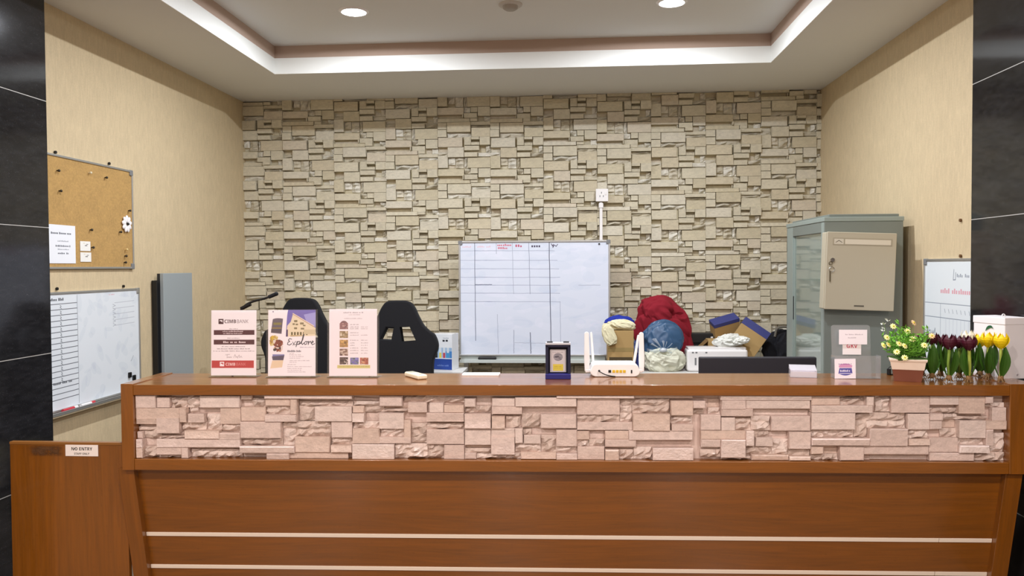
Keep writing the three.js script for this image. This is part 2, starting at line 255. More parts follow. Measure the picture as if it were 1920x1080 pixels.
//@@PART2
// ------------------------------------------------------------------ the reception counter
const CT = 1.1323;                                    // counter top
const counter = thing('reception_counter', 'long orange-brown wood reception counter with a pale stone front panel', 'counter', [0, 0, -3.15], .0315);
counter.updateMatrixWorld();
function onCounter(u, v, zl = 0) { // pixel -> counter's own frame, on its vertical plane z = zl
  const inv = counter.matrixWorld.clone().invert(), o = camera.position.clone().applyMatrix4(inv), d = ray(u, v).transformDirection(inv);
  return o.add(d.multiplyScalar((zl - o.z) / d.z));
}
function topAt(u, v, dz = 0) { const p = onY(u, v, CT); p.z += dz; return p; }
{
  const XL = onCounter(228, 800).x, XR = 1.80, PW = .05, PR = onCounter(1893, 800).x, B = -.345, Y0 = .7863, P0 = .8307, P1 = 1.0903;
  mesh('top_board', bx(XL + PW, PR, P1, CT, B, 0, .002), M.wood, counter);
  mesh('bottom_board', bx(XL + PW, PR, Y0, P0, B, 0, .002), M.wood, counter);
  for (const [x, X] of [[XL, XL + PW], [PR, XR]]) mesh('end_post', bx(x, X, Y0, CT + .004, B, .003, .002, 'y'), M.wood, counter);
  mesh('panel_backing', bx(XL + PW, PR, P0, P1, -.07, -.052, 0), M.deskBase, counter);
  mesh('back_board', bx(XL + PW, PR, P0, P1, B, B + .018, 0), M.wood, counter);
  // stones of the front panel, copied one by one from three strips of the photograph
  const A = [240, 730, 3.4286], Bz = [780, 730, 3.4286], C = [1330, 730, 3.3684];
  const S = [
    [A, 'S', '20 38 180 118;187 54 265 115;462 45 716 118;725 40 790 64;20 122 330 184;20 186 184 220;187 186 330 279;334 120 376 210;390 159 490 210;592 124 720 222;20 275 90 315;372 265 590 316;595 280 722 316;20 322 95 372;20 376 95 446;190 320 722 371;190 373 343 416;346 374 386 448;725 119 880 205;885 62 1040 106;885 164 1085 205;1045 62 1086 160;1205 112 1438 203;725 210 985 312;725 365 1072 405;1075 308 1296 405;1308 210 1438 310;1308 360 1438 403;897 411 1038 450;1040 410 1412 452;882 38 1440 58;1618 42 1762 108;1802 86 1920 145;1445 110 1516 150;1445 155 1520 208;1618 155 1772 250;1775 200 1815 308;1445 254 1615 346;1618 309 1815 346;1445 354 1710 450'],
    [A, 'R', '270 60 365 118;372 45 460 118;790 62 880 117;385 122 438 157;340 212 490 262;500 165 590 262;20 247 184 272;95 276 200 315;202 303 365 318;595 226 724 276;97 372 186 446;190 420 343 448;400 392 722 448;885 110 1040 160;1096 84 1438 110;1096 112 1202 202;725 316 985 361;990 210 1296 257;990 260 1072 361;1075 260 1296 304;1308 315 1438 356;1445 82 1612 107;1768 40 1920 83;1520 112 1638 148;1640 130 1800 148;1445 212 1612 250;1620 256 1772 306;1820 224 1920 346;1716 356 1920 450'],
    [A, 'D', '187 38 365 51;725 66 788 116;792 40 880 60;440 122 588 157;20 222 184 245;202 282 365 300;97 320 187 369;390 374 722 390;1090 62 1438 82;725 409 800 450;802 412 895 450;1445 55 1612 80;1640 112 1800 128;1525 155 1614 209;1820 202 1920 222'],
    [Bz, 'S', '90 88 176 146;182 103 306 148;70 152 308 203;70 259 308 350;182 360 308 452;315 60 382 108;490 58 636 110;490 112 680 158;640 52 1030 108;803 162 1030 250;315 158 480 250;490 173 570 250;315 258 480 357;485 255 634 306;485 309 632 416;638 255 685 345;695 298 800 350;902 262 1034 365;905 415 1034 450;315 415 385 452;675 408 900 452;1038 60 1308 162;1395 160 1630 264;1038 214 1390 260;1640 75 1778 166;1645 225 1778 262;1038 272 1112 320;1040 370 1210 460;1218 270 1366 323;1218 325 1414 370;1369 266 1779 325;1523 378 1779 460;1218 390 1302 460;70 36 900 44;905 36 1400 55;1403 36 1779 55;1783 75 1856 118'],
    [Bz, 'R', '70 45 306 86;70 225 308 257;70 355 178 450;315 110 384 152;388 112 480 152;682 162 800 250;580 178 670 250;690 260 740 296;640 353 800 405;805 302 900 405;902 370 1034 412;315 386 480 412;390 420 670 452;1315 65 1630 105;1315 107 1390 211;1395 107 1630 156;1038 168 1308 211;1640 171 1778 221;1038 325 1110 366;1115 328 1212 366;1405 378 1520 460;1308 393 1403 460;1783 122 1856 160'],
    [Bz, 'D', '70 205 308 222;386 50 480 110;683 112 1030 160;490 161 670 172;744 260 900 296;315 362 480 384;1115 270 1212 326;1416 328 1779 375;1218 374 1404 388'],
    [C, 'S', '78 70 226 122;78 125 274 168;230 68 636 122;394 172 638 262;-50 164 72 258;80 182 162 260;-50 264 228 316;-50 320 72 364;75 319 225 428;232 264 280 355;296 308 400 358;506 270 638 375;506 425 636 458;270 416 500 460;645 45 822 98;645 102 1022 142;990 45 1030 100;1152 45 1390 146;645 150 916 252;1010 250 1246 352;645 310 1006 352;1258 158 1390 256;1258 315 1390 352;645 362 720 408;828 362 976 460;980 358 1388 412;1395 45 1570 94;1576 45 1735 150;1740 45 1784 86;1790 118 1890 196;1395 155 1470 193;1395 199 1470 252;1576 200 1738 302;1742 200 1890 252;1395 310 1572 398;1577 355 1760 398;1745 255 1786 350;1395 404 1672 460;70 38 640 64'],
    [C, 'R', '0 122 72 160;272 174 390 260;170 190 266 260;284 266 380 304;240 360 400 412;405 320 502 412;506 380 638 421;-50 386 72 430;80 430 266 456;826 48 986 99;1062 48 1150 144;925 153 1246 200;925 203 1002 304;1005 203 1246 246;645 257 916 305;1258 260 1390 310;645 414 720 458;726 417 820 458;1395 122 1572 150;1740 90 1890 115;1475 160 1576 193;1580 176 1770 193;1475 254 1572 306;1580 308 1742 351;1790 282 1890 400;1680 404 1890 460'],
    [C, 'D', '0 66 72 120;280 126 638 170;80 171 266 180;382 266 500 304;-50 368 72 384;1034 45 1060 144;726 362 822 415;1032 416 1388 456;1395 97 1572 120;1580 157 1770 174;1475 199 1572 250;1790 256 1890 280']];
  const mats = { S: deskSmooth, R: deskRough, D: deskSmooth }, nm = { S: 'stone', R: 'rough_stone', D: 'recessed_stone' };
  const x0 = XL + PW + .001, x1 = PR - .001;
  for (const [[u0, v0, s], kind, rects] of S) for (const q of rects.split(';')) {
    const [a, t, b, u] = q.split(' ').map(Number);
    const p = onCounter(u0 + a / s, v0 + t / s, -.02), r = onCounter(u0 + b / s, v0 + u / s, -.02);
    const xa = Math.max(p.x - .0012, x0), xb = Math.min(r.x + .0012, x1), ya = Math.max(r.y - .0012, P0 + .001), yb = Math.min(p.y + .0012, P1 - .001);
    if (xb - xa < .006 || yb - ya < .004) continue;
    const d = kind === 'S' ? rr(.028, .045) : kind === 'R' ? rr(.026, .036) : rr(.0025, .004);
    const g = stoneGeo(xa, xb, ya, yb, d, kind, Math.max(3, Math.round((xb - xa) / .016)), Math.max(2, Math.round((yb - ya) / .012)), .0025);
    const m = mesh(nm[kind], g, mats[kind][Math.floor(rnd() * mats[kind].length)], counter); m.position.z = -.052;
  }
  // lower front: leans back towards the floor, between two end panels
  const lean = .22, zf = (y, o = 0) => -.02 - o - (Y0 - y) * lean;
  const li = onCounter(250, 886, -.02).x, ri = onCounter(1887, 890, -.02).x, EW = .062;
  for (const x of [li - EW, ri]) {
    const s = new THREE.Shape([[B, 0], [zf(0), 0], [zf(Y0), Y0], [B, Y0]].map((p) => new THREE.Vector2(...p)));
    const g = new THREE.ExtrudeGeometry(s, { depth: EW, bevelEnabled: true, bevelSize: .001, bevelThickness: .001, bevelSegments: 1 }); g.rotateY(-Math.PI / 2); g.translate(x + EW, 0, 0);
    g.applyMatrix4(new THREE.Matrix4()); mesh('end_panel', triUV(g, 'y'), M.wood, counter);
  }
  const s1 = onCounter(272, 1001, zf(.49, .03)).y, s2 = onCounter(280, 1062, zf(.36, .03)).y;
  const slab = (name, x, X, y, Y, o, th, mat) => { const g = bx(x, X, 0, (Y - y) * Math.hypot(1, lean), -th, 0, .001); g.rotateX(Math.atan(lean)); g.translate(0, y, zf(y, o)); return mesh(name, g, mat, counter); };
  const g2 = .0085;
  slab('front_board', li, ri, s1 + g2, Y0, .03, .018, M.wood); slab('front_board', li, ri, s2 + g2, s1 - g2, .03, .018, M.wood); slab('front_board', li, ri, 0, s2 - g2, .03, .018, M.wood);
  const j = onCounter(1760, 1013, zf(.49, .03)).x;
  for (const y of [s1, s2]) for (const [x, X] of [[li + .002, j - .0008], [j + .0008, ri - .002]]) slab('strip', x, X, y - g2 + .0006, y + g2 - .0006, .026, .022, M.whiteStrip);
  // staff side: lower worktop on its own side panels
  const desk = thing('staff_desk', 'wooden staff desk hidden along the back of the reception counter', 'desk', [0, 0, -3.15], .0315);
  mesh('worktop', bx(XL + .05, XR - .05, .715, .745, -1.0, B - .004, .003), M.wood, desk);
  for (const x of [XL + .05, XR - .07]) mesh('desk_side', bx(x, x + .02, 0, .715, -.98, B - .006, .002, 'y'), M.wood, desk);
  counter.userData.gateX = li - EW;
}
{ // low swing panel between the counter and the left pillar
  const z = -3.2, l = onZ(18, 830, 3.2);
  const t = thing('gate_panel', 'low orange-brown wooden gate panel with a worn dark smudge at its top', 'gate', [l.x, 0, z]);
  const w = counter.userData.gateX - l.x - .012, h = onZ(120, 829, 3.2).y;
  mesh('gate_board', bx(0, w, .05, h - .012, -.022, 0, .002, 'y'), M.wood, t);
  mesh('top_edge', bx(-.001, w, h - .012, h, -.024, .0015, .002, 'x'), M.edgeWood, t);
  // residue of torn-off tape
  const g = new THREE.PlaneGeometry(.16, .05, 1, 1); g.translate(onZ(86, 845, 3.2).x - l.x, onZ(86, 845, 3.2).y, .0012);
  const tx = canvasTex(310, 92, (x, W, Hh) => {
    const im = x.createImageData(W, Hh);
    for (let q = 0; q < Hh; q++) for (let p = 0; p < W; p++) { const e = Math.min(p, W - p) / 60, f = Math.min(q, Hh - q) / 22; const n = pn(p / 60, q / 24, 99, 99, 71) * .6 + pn(p / 9, q / 5, 299, 299, 72) * .4; const a = Math.max(0, Math.min(1, (n - .12) * 2.4)) * Math.min(1, e) * Math.min(1, f); const o = (q * W + p) * 4; im.data[o] = 62 + 50 * n; im.data[o + 1] = 38 + 34 * n; im.data[o + 2] = 16 + 18 * n; im.data[o + 3] = 215 * a; }
    x.putImageData(im, 0, 0);
  });
  mesh('tape_residue', g, std(0xffffff, .8, { map: tx, transparent: true, polygonOffset: true, polygonOffsetFactor: -1 }), t, 'dark smudged residue of torn tape');
  const sg = onZ(154, 844.5, 3.2), s = thing('no_entry_sticker', 'white NO ENTRY STAFF ONLY sticker on the gate panel', 'sign', [sg.x, sg.y, z + .002]);
  const st = canvasTex(512, 172, (x, W, Hh) => { x.fillStyle = '#f6ece6'; x.fillRect(0, 0, W, Hh); x.fillStyle = '#14110f'; x.textAlign = 'center'; x.font = 'bold 68px sans-serif'; x.fillText('NO ENTRY', W / 2, 84); x.font = 'bold 42px sans-serif'; x.fillText('STAFF ONLY', W / 2, 150); x.fillRect(92 + 40, 52, 30, 8); });
  const bg = new THREE.BoxGeometry(.142, .047, .002); mesh('sticker_sheet', bg, M.paper, s); const pg = new THREE.PlaneGeometry(.142, .047); pg.translate(0, 0, .0014); mesh('print', pg, std(0xffffff, .5, { map: st }), s);
}

// ------------------------------------------------------------------ flat printed faces on upright things
function printed(w, h, mat, x, y, z) { const g = new THREE.PlaneGeometry(w, h); g.translate(x, y, z); return [g, mat]; }
// acrylic sign holders
function signHolder(u0, u1, vTop, vBot, label, tex, lean = .05) {
  const p = topAt((u0 + u1) / 2, vBot), s = -p.z / F, w = (u1 - u0) * s, h = (vBot - vTop) * s;
  const t = thing('acrylic_sign_holder', label, 'sign holder', [p.x, CT, p.z], .03);
  const up = new THREE.Matrix4().makeRotationX(-lean);
  const sheet = (z, th, W, Hh, y0) => { const g = new RoundedBoxGeometry(W, Hh, th, 1, .0008); g.translate(0, y0 + Hh / 2, z); return triUV(g.applyMatrix4(up)); };
  mesh('front_sheet', sheet(.002, .002, w, h - .004, .004), M.clear, t); mesh('back_sheet', sheet(-.0025, .002, w, h - .004, .004), M.clear, t);
  mesh('foot', bx(-w / 2, w / 2, 0, .0035, -.055, .02, .001), M.clear, t);
  const ins = sheet(-.0003, .0006, w * .925, h * .97, .007); const paper = mesh('insert_sheet', ins, M.paper, t, 'printed white insert sheet');
  const pg = new THREE.PlaneGeometry(w * .925, h * .97); pg.translate(0, .007 + h * .485, .0002); pg.applyMatrix4(up); mesh('print', pg, std(0xffffff, .75, { map: tex }), paper);
}
function logo(x, X, Y, S, c, bg) { x.fillStyle = c; x.fillRect(X, Y, S, S); x.fillStyle = bg; x.beginPath(); x.moveTo(X + S * .25, Y + S * .22); x.lineTo(X + S * .8, Y + S * .22); x.lineTo(X + S * .8, Y + S * .72); x.closePath(); x.fill(); x.fillRect(X + S * .22, Y + S * .25, S * .2, S * .2); }
signHolder(390, 486, 577, 707, 'acrylic sign holder with bank details and a red band along its insert', canvasTex(600, 840, (x, W, Hh) => {
  x.fillStyle = '#f7eff3'; x.fillRect(0, 0, W, Hh);
  logo(x, 96, 112, 66, '#4a2a30', '#f7eff3'); x.fillStyle = '#4f3238'; x.font = 'bold 62px sans-serif'; x.fillText('CIMB', 172, 166); x.fillStyle = '#8d7a80'; x.font = '62px sans-serif'; x.fillText('BANK', 335, 166);
  scrawl(x, 240, 234, 110, 14, '#a6959a'); x.fillStyle = '#5a3338'; x.fillRect(34, 256, 540, 62); x.fillRect(34, 380, 540, 62);
  scrawl(x, 150, 266, 270, 18, '#f3e4e6'); scrawl(x, 160, 292, 250, 18, '#f3e4e6'); scrawl(x, 215, 354, 160, 14, '#a6959a'); scrawl(x, 160, 398, 290, 30, '#f5e8ea', 16);
  scrawl(x, 140, 462, 310, 15, '#9d8d94'); scrawl(x, 80, 490, 430, 16, '#8a7880'); scrawl(x, 30, 520, 540, 15, '#9d8d94');
  pen(x, [[190, 575], [250, 570], [215, 572], [212, 615], [232, 600], [240, 615], [252, 598], [262, 614], [275, 600]], '#9a8a90', 4); pen(x, [[300, 612], [318, 570], [330, 610], [345, 592], [352, 618], [372, 575], [380, 612], [398, 590], [410, 612]], '#9a8a90', 4);
  x.fillStyle = '#c04444'; x.fillRect(8, 648, 560, 96); logo(x, 116, 664, 58, '#f7eff3', '#c04444'); x.fillStyle = '#f3d6d6'; x.font = 'bold 52px sans-serif'; x.fillText('CIMB', 190, 714); x.fillStyle = '#dd8c8c'; x.font = '52px sans-serif'; x.fillText('BANK', 330, 714);
}));
signHolder(497, 597, 577, 708, 'acrylic sign holder with a building photo and the word Explore', canvasTex(640, 840, (x, W, Hh) => {
  x.fillStyle = '#f8f0f5'; x.fillRect(0, 0, W, Hh); x.fillStyle = '#9a8fa0'; x.beginPath(); x.arc(66, 22, 10, 0, 7); x.fill();
  // sky and the pictured building
  x.save(); x.beginPath(); x.moveTo(270, 0); x.lineTo(W, 0); x.lineTo(W, 330); x.lineTo(240, 340); x.quadraticCurveTo(250, 60, 270, 0); x.clip(); x.fillStyle = '#7d72ba'; x.fillRect(0, 0, W, 400); x.fillStyle = '#a9a4dc'; x.beginPath(); x.moveTo(480, 60); x.lineTo(W, 30); x.lineTo(W, 220); x.lineTo(520, 160); x.fill();
  x.fillStyle = '#ecdcc0'; x.beginPath(); x.moveTo(335, 50); x.lineTo(600, 205); x.lineTo(W, 230); x.lineTo(W, 360); x.lineTo(240, 360); x.lineTo(258, 200); x.lineTo(305, 150); x.fill();
  pen(x, [[335, 52], [610, 210]], '#c9a996', 14); pen(x, [[335, 44], [615, 202]], '#efdfd2', 8); x.fillStyle = '#8f8062';
  for (const [a, b, c, d] of [[350, 130, 44, 26], [430, 160, 50, 26], [330, 170, 30, 22], [370, 175, 34, 20], [470, 190, 34, 18], [350, 222, 40, 24], [440, 228, 46, 22]]) x.fillRect(a, b, c, d);
  x.fillStyle = '#6a5a34'; for (let k = 0; k < 6; k++) x.fillRect(310 + k * 40, 282, 22, 38); x.fillStyle = '#d8c8a8'; x.fillRect(480, 250, 160, 60); x.fillStyle = '#b9a06a'; x.fillRect(300, 324, 180, 26); x.fillStyle = '#55406a'; x.fillRect(240, 250, 26, 90); x.restore();
  // strip of small photographs
  x.fillStyle = '#6f6470'; x.beginPath(); x.moveTo(62, 118); x.quadraticCurveTo(110, 96, 200, 112); x.lineTo(180, 305); x.lineTo(36, 290); x.fill(); x.fillStyle = '#8d8350'; x.fillRect(70, 160, 110, 30); x.fillStyle = '#a58a30'; x.fillRect(48, 226, 130, 10); x.fillStyle = '#5d525c'; x.fillRect(40, 246, 140, 40);
  const dab = (n, X, Y, w, h, cs) => { for (let k = 0; k < n; k++) { x.fillStyle = cs[Math.floor(rnd() * cs.length)]; x.beginPath(); x.ellipse(X + rnd() * w, Y + rnd() * h, 8 + rnd() * 20, 6 + rnd() * 14, rnd() * 3, 0, 7); x.fill(); } };
  dab(60, 36, 340, 80, 100, ['#d9b84a', '#c9a860', '#e0d0a0', '#b08a50']); dab(60, 80, 390, 110, 130, ['#8a4a3a', '#6a3a34', '#b07a5a', '#e8d8d0', '#4a3a38']);
  x.fillStyle = '#8a86b8'; x.fillRect(60, 565, 160, 26); x.fillStyle = '#5f5468'; x.beginPath(); x.moveTo(52, 592); x.lineTo(220, 578); x.lineTo(206, 640); x.lineTo(62, 640); x.fill(); x.fillStyle = '#ead2b4'; x.beginPath(); x.moveTo(56, 645); x.lineTo(206, 640); x.lineTo(190, 730); x.lineTo(30, 745); x.fill();
  // Explore in brush script
  const E = (pts, w = 9) => pen(x, pts, '#3d3a44', w);
  E([[318, 372], [290, 365], [272, 385], [292, 402], [268, 412], [262, 440], [290, 448], [318, 430]]); E([[330, 408], [352, 444], [372, 440]], 7); E([[372, 400], [335, 450]], 7);
  E([[392, 402], [376, 470], [398, 405], [424, 400], [420, 432], [396, 440], [424, 436], [450, 400]]); E([[440, 430], [468, 380], [484, 318], [474, 318], [450, 420], [462, 442], [486, 420]]); E([[506, 402], [488, 420], [496, 442], [520, 434], [524, 406], [506, 402], [540, 406]]); E([[544, 400], [542, 442], [552, 410], [574, 400], [572, 414]]); E([[580, 426], [612, 408], [600, 394], [582, 420], [596, 444], [628, 430]]);
  scrawl(x, 430, 470, 190, 14, '#a9a0b4'); scrawl(x, 262, 512, 185, 26, '#6a6470', 16);
  for (const [y, w] of [[548, 60], [566, 150], [588, 190], [608, 150], [640, 280], [660, 100], [690, 110], [716, 320], [740, 200], [762, 190], [784, 250]]) scrawl(x, 262 + (y < 680 ? 26 : 0), y, w, 13, '#b8afb8');
}));
signHolder(612, 712, 576, 708, 'acrylic sign holder with a price list and column of little photos', canvasTex(640, 840, (x, W, Hh) => {
  x.fillStyle = '#f6ecf1'; x.fillRect(0, 0, W, Hh); scrawl(x, 190, 36, 260, 20, '#a89ea6'); scrawl(x, 260, 66, 150, 13, '#c3b8c0'); scrawl(x, 200, 112, 250, 16, '#bfb3bb');
  const pic = (X, Y, w, h, cs, top) => { x.save(); x.beginPath(); if (top) { x.moveTo(X, Y + h); x.lineTo(X, Y + 40); x.quadraticCurveTo(X + w / 2, Y - 30, X + w, Y + 40); x.lineTo(X + w, Y + h); } else x.rect(X, Y, w, h); x.clip(); x.fillStyle = cs[0]; x.fillRect(X, Y, w, h); for (let k = 0; k < 26; k++) { x.fillStyle = cs[Math.floor(rnd() * cs.length)]; x.fillRect(X + rnd() * w, Y + rnd() * h, 10 + rnd() * 34, 6 + rnd() * 20); } x.restore(); };
  pic(140, 142, 112, 112, ['#9a7272', '#b58c88', '#7a5a60', '#c8a8a2'], 1); pic(140, 276, 112, 88, ['#a08a68', '#8a7658', '#c0aa88', '#e6d8c4']); pic(140, 386, 112, 94, ['#b08c58', '#d8b070', '#8a6a48', '#c89868']); pic(140, 498, 112, 88, ['#8a6e62', '#b89c8e', '#6a524c', '#d0bcae']); pic(140, 604, 112, 92, ['#6a5854', '#c8b8b0', '#4a3c3c', '#e8dcd8']);
  pic(282, 610, 112, 86, ['#7a72b8', '#9a94d0', '#6a7a70', '#8a8a98']); pic(412, 610, 112, 86, ['#b87060', '#9a5848', '#d8a080', '#c8b090']);
  for (const y of [190, 220, 242, 292, 322, 386, 420, 450, 484, 514, 548]) { scrawl(x, 280, y, y % 3 ? 110 : 70, 14, '#aaa0a8'); if (y > 200 && y !== 292) scrawl(x, 425, y, 90, 14, '#b4aab2'); }
  x.fillStyle = '#d6cc8a'; x.fillRect(108, 704, 440, 40); scrawl(x, 130, 716, 400, 14, '#b4a868');
}));

// small things on the counter
{ const p = topAt(777, 710), t = thing('remote_control', 'cream air-conditioner remote control lying on the counter', 'remote control', [p.x, CT, p.z - .03], .62);
  mesh('body', bx(-.023, .023, 0, .02, -.07, .07, .007), std(0xeadfc4, .45), t); const sc = mesh('display', bx(-.015, .015, .0195, .0206, -.055, -.02, .001), std(0xa9ad9c, .3), t); mesh('button', cyl(.006, .0055, .0015, 0, .0198, .02), std(0xb8b0a0, .5), t); mesh('button', cyl(.006, .0055, .0015, 0, .0198, .045), std(0xd8a070, .5), t); }
{ const p = topAt(902, 703), t = thing('white_card', 'flat white card pad at the back edge of the counter', 'card', [p.x, CT, p.z]); mesh('pad', bx(-.08, .08, 0, .006, -.03, .03, .001), M.paper, t); mesh('cover_sheet', bx(-.079, .081, .006, .0068, -.031, .029, .0003), M.paper, t); }
{ // award plaque in a navy box frame
  const p = topAt(1046.5, 711), s = -p.z / F, w = 47 * s, h = 67 * s, t = thing('award_plaque', 'navy blue boxed award plaque with a silver globe plate', 'plaque', [p.x, CT, p.z], .01);
  const navy = std(0x0d0f30, .7), gold = canvasTex(256, 430, (x, W, Hh) => { x.fillStyle = '#d8d3d8'; x.fillRect(0, 0, W, Hh); x.strokeStyle = '#8d8890'; x.lineWidth = 6; x.strokeRect(10, 10, W - 20, Hh - 20); scrawl(x, 40, 40, 170, 16, '#9a94a0'); x.fillStyle = '#8f8c96'; x.beginPath(); x.arc(W / 2, 140, 76, 0, 7); x.fill(); x.fillStyle = '#5d5a66'; x.beginPath(); x.ellipse(110, 128, 40, 24, -.3, 0, 7); x.fill(); x.beginPath(); x.ellipse(160, 170, 28, 14, .5, 0, 7); x.fill(); pen(x, [[56, 120], [128, 108], [200, 130]], '#c3c0ca', 6); pen(x, [[60, 165], [128, 180], [196, 160]], '#c3c0ca', 6); x.fillStyle = '#e2cf52'; x.fillRect(44, 280, 168, 130); scrawl(x, 66, 320, 120, 18, '#c2ab30'); scrawl(x, 60, 352, 130, 16, '#c2ab30'); });
  mesh('back_board', bx(-w / 2, w / 2, 0, h, -.045, -.03, .002), navy, t);
  for (const k of [-1, 1]) mesh('side_wall', bx(k * w / 2 - (k > 0 ? .012 : 0), k * w / 2 + (k > 0 ? 0 : .012), .014, h - .006, -.03, 0, .002), navy, t);
  mesh('base_block', bx(-w / 2 - .001, w / 2 + .001, 0, .022, -.032, .008, .003), std(0x16156a, .6), t); mesh('top_rail', bx(-w / 2, w / 2, h - .016, h - .005, -.03, 0, .002), navy, t); mesh('clear_lid', bx(-w / 2, w / 2, h - .005, h + .003, -.045, .002, .001), phy(0xf4f4fa, .2, { transmission: .4, thickness: 0 }), t);
  for (const k of [-1, 1]) mesh('clasp', bx(k * .034 - .012, k * .034 + .012, h + .003, h + .007, -.03, -.01, .001), M.black, t);
  const pl = mesh('plate', bx(-w * .325, w * .325, .026, h - .026, -.0305, -.022, .001), std(0xc9c6cc, .35, { metalness: .3 }), t); const g = new THREE.PlaneGeometry(w * .63, h - .056); g.translate(0, h / 2, -.0216); mesh('engraving', g, std(0xffffff, .45, { map: gold }), pl);
}
{ // wireless router seen from behind
  const p = topAt(1153, 707), s = -p.z / F, t = thing('wireless_router', 'white wireless router with four upright antennas on the counter', 'router', [p.x, CT, p.z - .05], .02);
  const W = 90 * s;
  const body = new THREE.Shape(); const hw = W / 2; body.moveTo(-hw + .02, 0); body.lineTo(hw - .02, 0); body.quadraticCurveTo(hw, .004, hw, .02); body.lineTo(hw - .008, .04); body.quadraticCurveTo(hw - .012, .048, hw - .03, .048); body.lineTo(-hw + .03, .048); body.quadraticCurveTo(-hw + .012, .048, -hw + .008, .04); body.lineTo(-hw, .02); body.quadraticCurveTo(-hw, .004, -hw + .02, 0);
  const bgm = new THREE.ExtrudeGeometry(body, { depth: .12, bevelEnabled: true, bevelSize: .003, bevelThickness: .004, bevelSegments: 2 }); bgm.translate(0, .004, -.075); mesh('body', triUV(bgm), M.whitePlastic, t);
  const zf = .0495; mesh('power_jack', cyl(.0045, .0045, .004, 0, 0, 0, 14).rotateX(Math.PI / 2).translate(-.067, .026, zf - .003), M.black, t);
  const px = (u) => (u - 1153) * s; const port = (u, c) => mesh('port', bx(px(u) - .0058, px(u) + .0058, .018, .03, zf - .006, zf + .0012, .001), c, t); port(1143, M.black); for (const u of [1150.5, 1157, 1163.5, 1170]) port(u, std(0xd8b12a, .5));
  mesh('switch', bx(px(1183.5) - .003, px(1183.5) + .003, .016, .03, zf - .004, zf + .002, .001), M.black, t);
  mesh('power_cord', tube([[-.067, .026, zf], [-.066, .025, zf + .016], [-.045, .014, zf + .02], [-.02, .006, zf + .01], [.0, .003, zf + .004]], .0022), M.black, t);
  const ant = (u0, u1, v0, v1, z, thin) => { const a = px((u0)), b = px(u1), h0 = (707 - v1) * s, h1 = (707 - v0) * s; const sh = new THREE.Shape(), w = thin ? .0042 : .0105; sh.moveTo(-w * .8, 0); sh.lineTo(w * .8, 0); sh.lineTo(w, (h1 - h0) * .3); sh.lineTo(w * .75, h1 - h0 - .006); sh.quadraticCurveTo(0, h1 - h0 + .004, -w * .75, h1 - h0 - .006); sh.lineTo(-w, (h1 - h0) * .3); const g = new THREE.ExtrudeGeometry(sh, { depth: .006, bevelEnabled: true, bevelSize: .0015, bevelThickness: .002, bevelSegments: 2, curveSegments: 8 }); g.translate(0, 0, -.003); g.rotateZ(-Math.atan2(b - a, h1 - h0)); g.translate(a, h0, z); mesh('antenna', triUV(g), M.whitePlastic, t); };
  ant(1101.5, 1101, 624, 698, .0); ant(1115, 1111, 627, 690, -.07, 1); ant(1193, 1202, 632, 690, -.07, 1); ant(1204.5, 1204, 625, 699, .0);
  mesh('antenna_mount', bx(-hw - .022, -hw + .012, .012, .026, -.006, .006, .003), M.whitePlastic, t); mesh('antenna_mount', bx(hw - .012, hw + .018, .012, .026, -.006, .006, .003), M.whitePlastic, t);
}
{ // clear card box
  const p = topAt(1505, 706), t = thing('card_box', 'small clear plastic card box with white lid beside the monitor', 'box', [p.x, CT, p.z], -.18), c = phy(0xf3f1f6, .15, { transmission: .55, thickness: 0 });
  const W = .105, D = .075; mesh('tray', merge([bx(-W / 2, W / 2, 0, .003, -D / 2, D / 2, .001), bx(-W / 2, W / 2, 0, .026, D / 2 - .003, D / 2, .001), bx(-W / 2, W / 2, 0, .04, -D / 2, -D / 2 + .003, .001), bx(-W / 2, -W / 2 + .003, 0, .032, -D / 2, D / 2, .001), bx(W / 2 - .003, W / 2, 0, .032, -D / 2, D / 2, .001)]), c, t);
  const k = bx(-W / 2 + .005, W / 2 - .005, 0, .02, -D / 2 + .005, D / 2 - .005, .001); k.translate(0, .004, 0); mesh('cards', k, M.paper, t); const l = bx(-W / 2, W / 2, -.002, .002, -.0, D, .001); l.rotateX(.2); l.translate(0, .044, -D / 2); mesh('lid', l, c, t, 'clear lid');
}
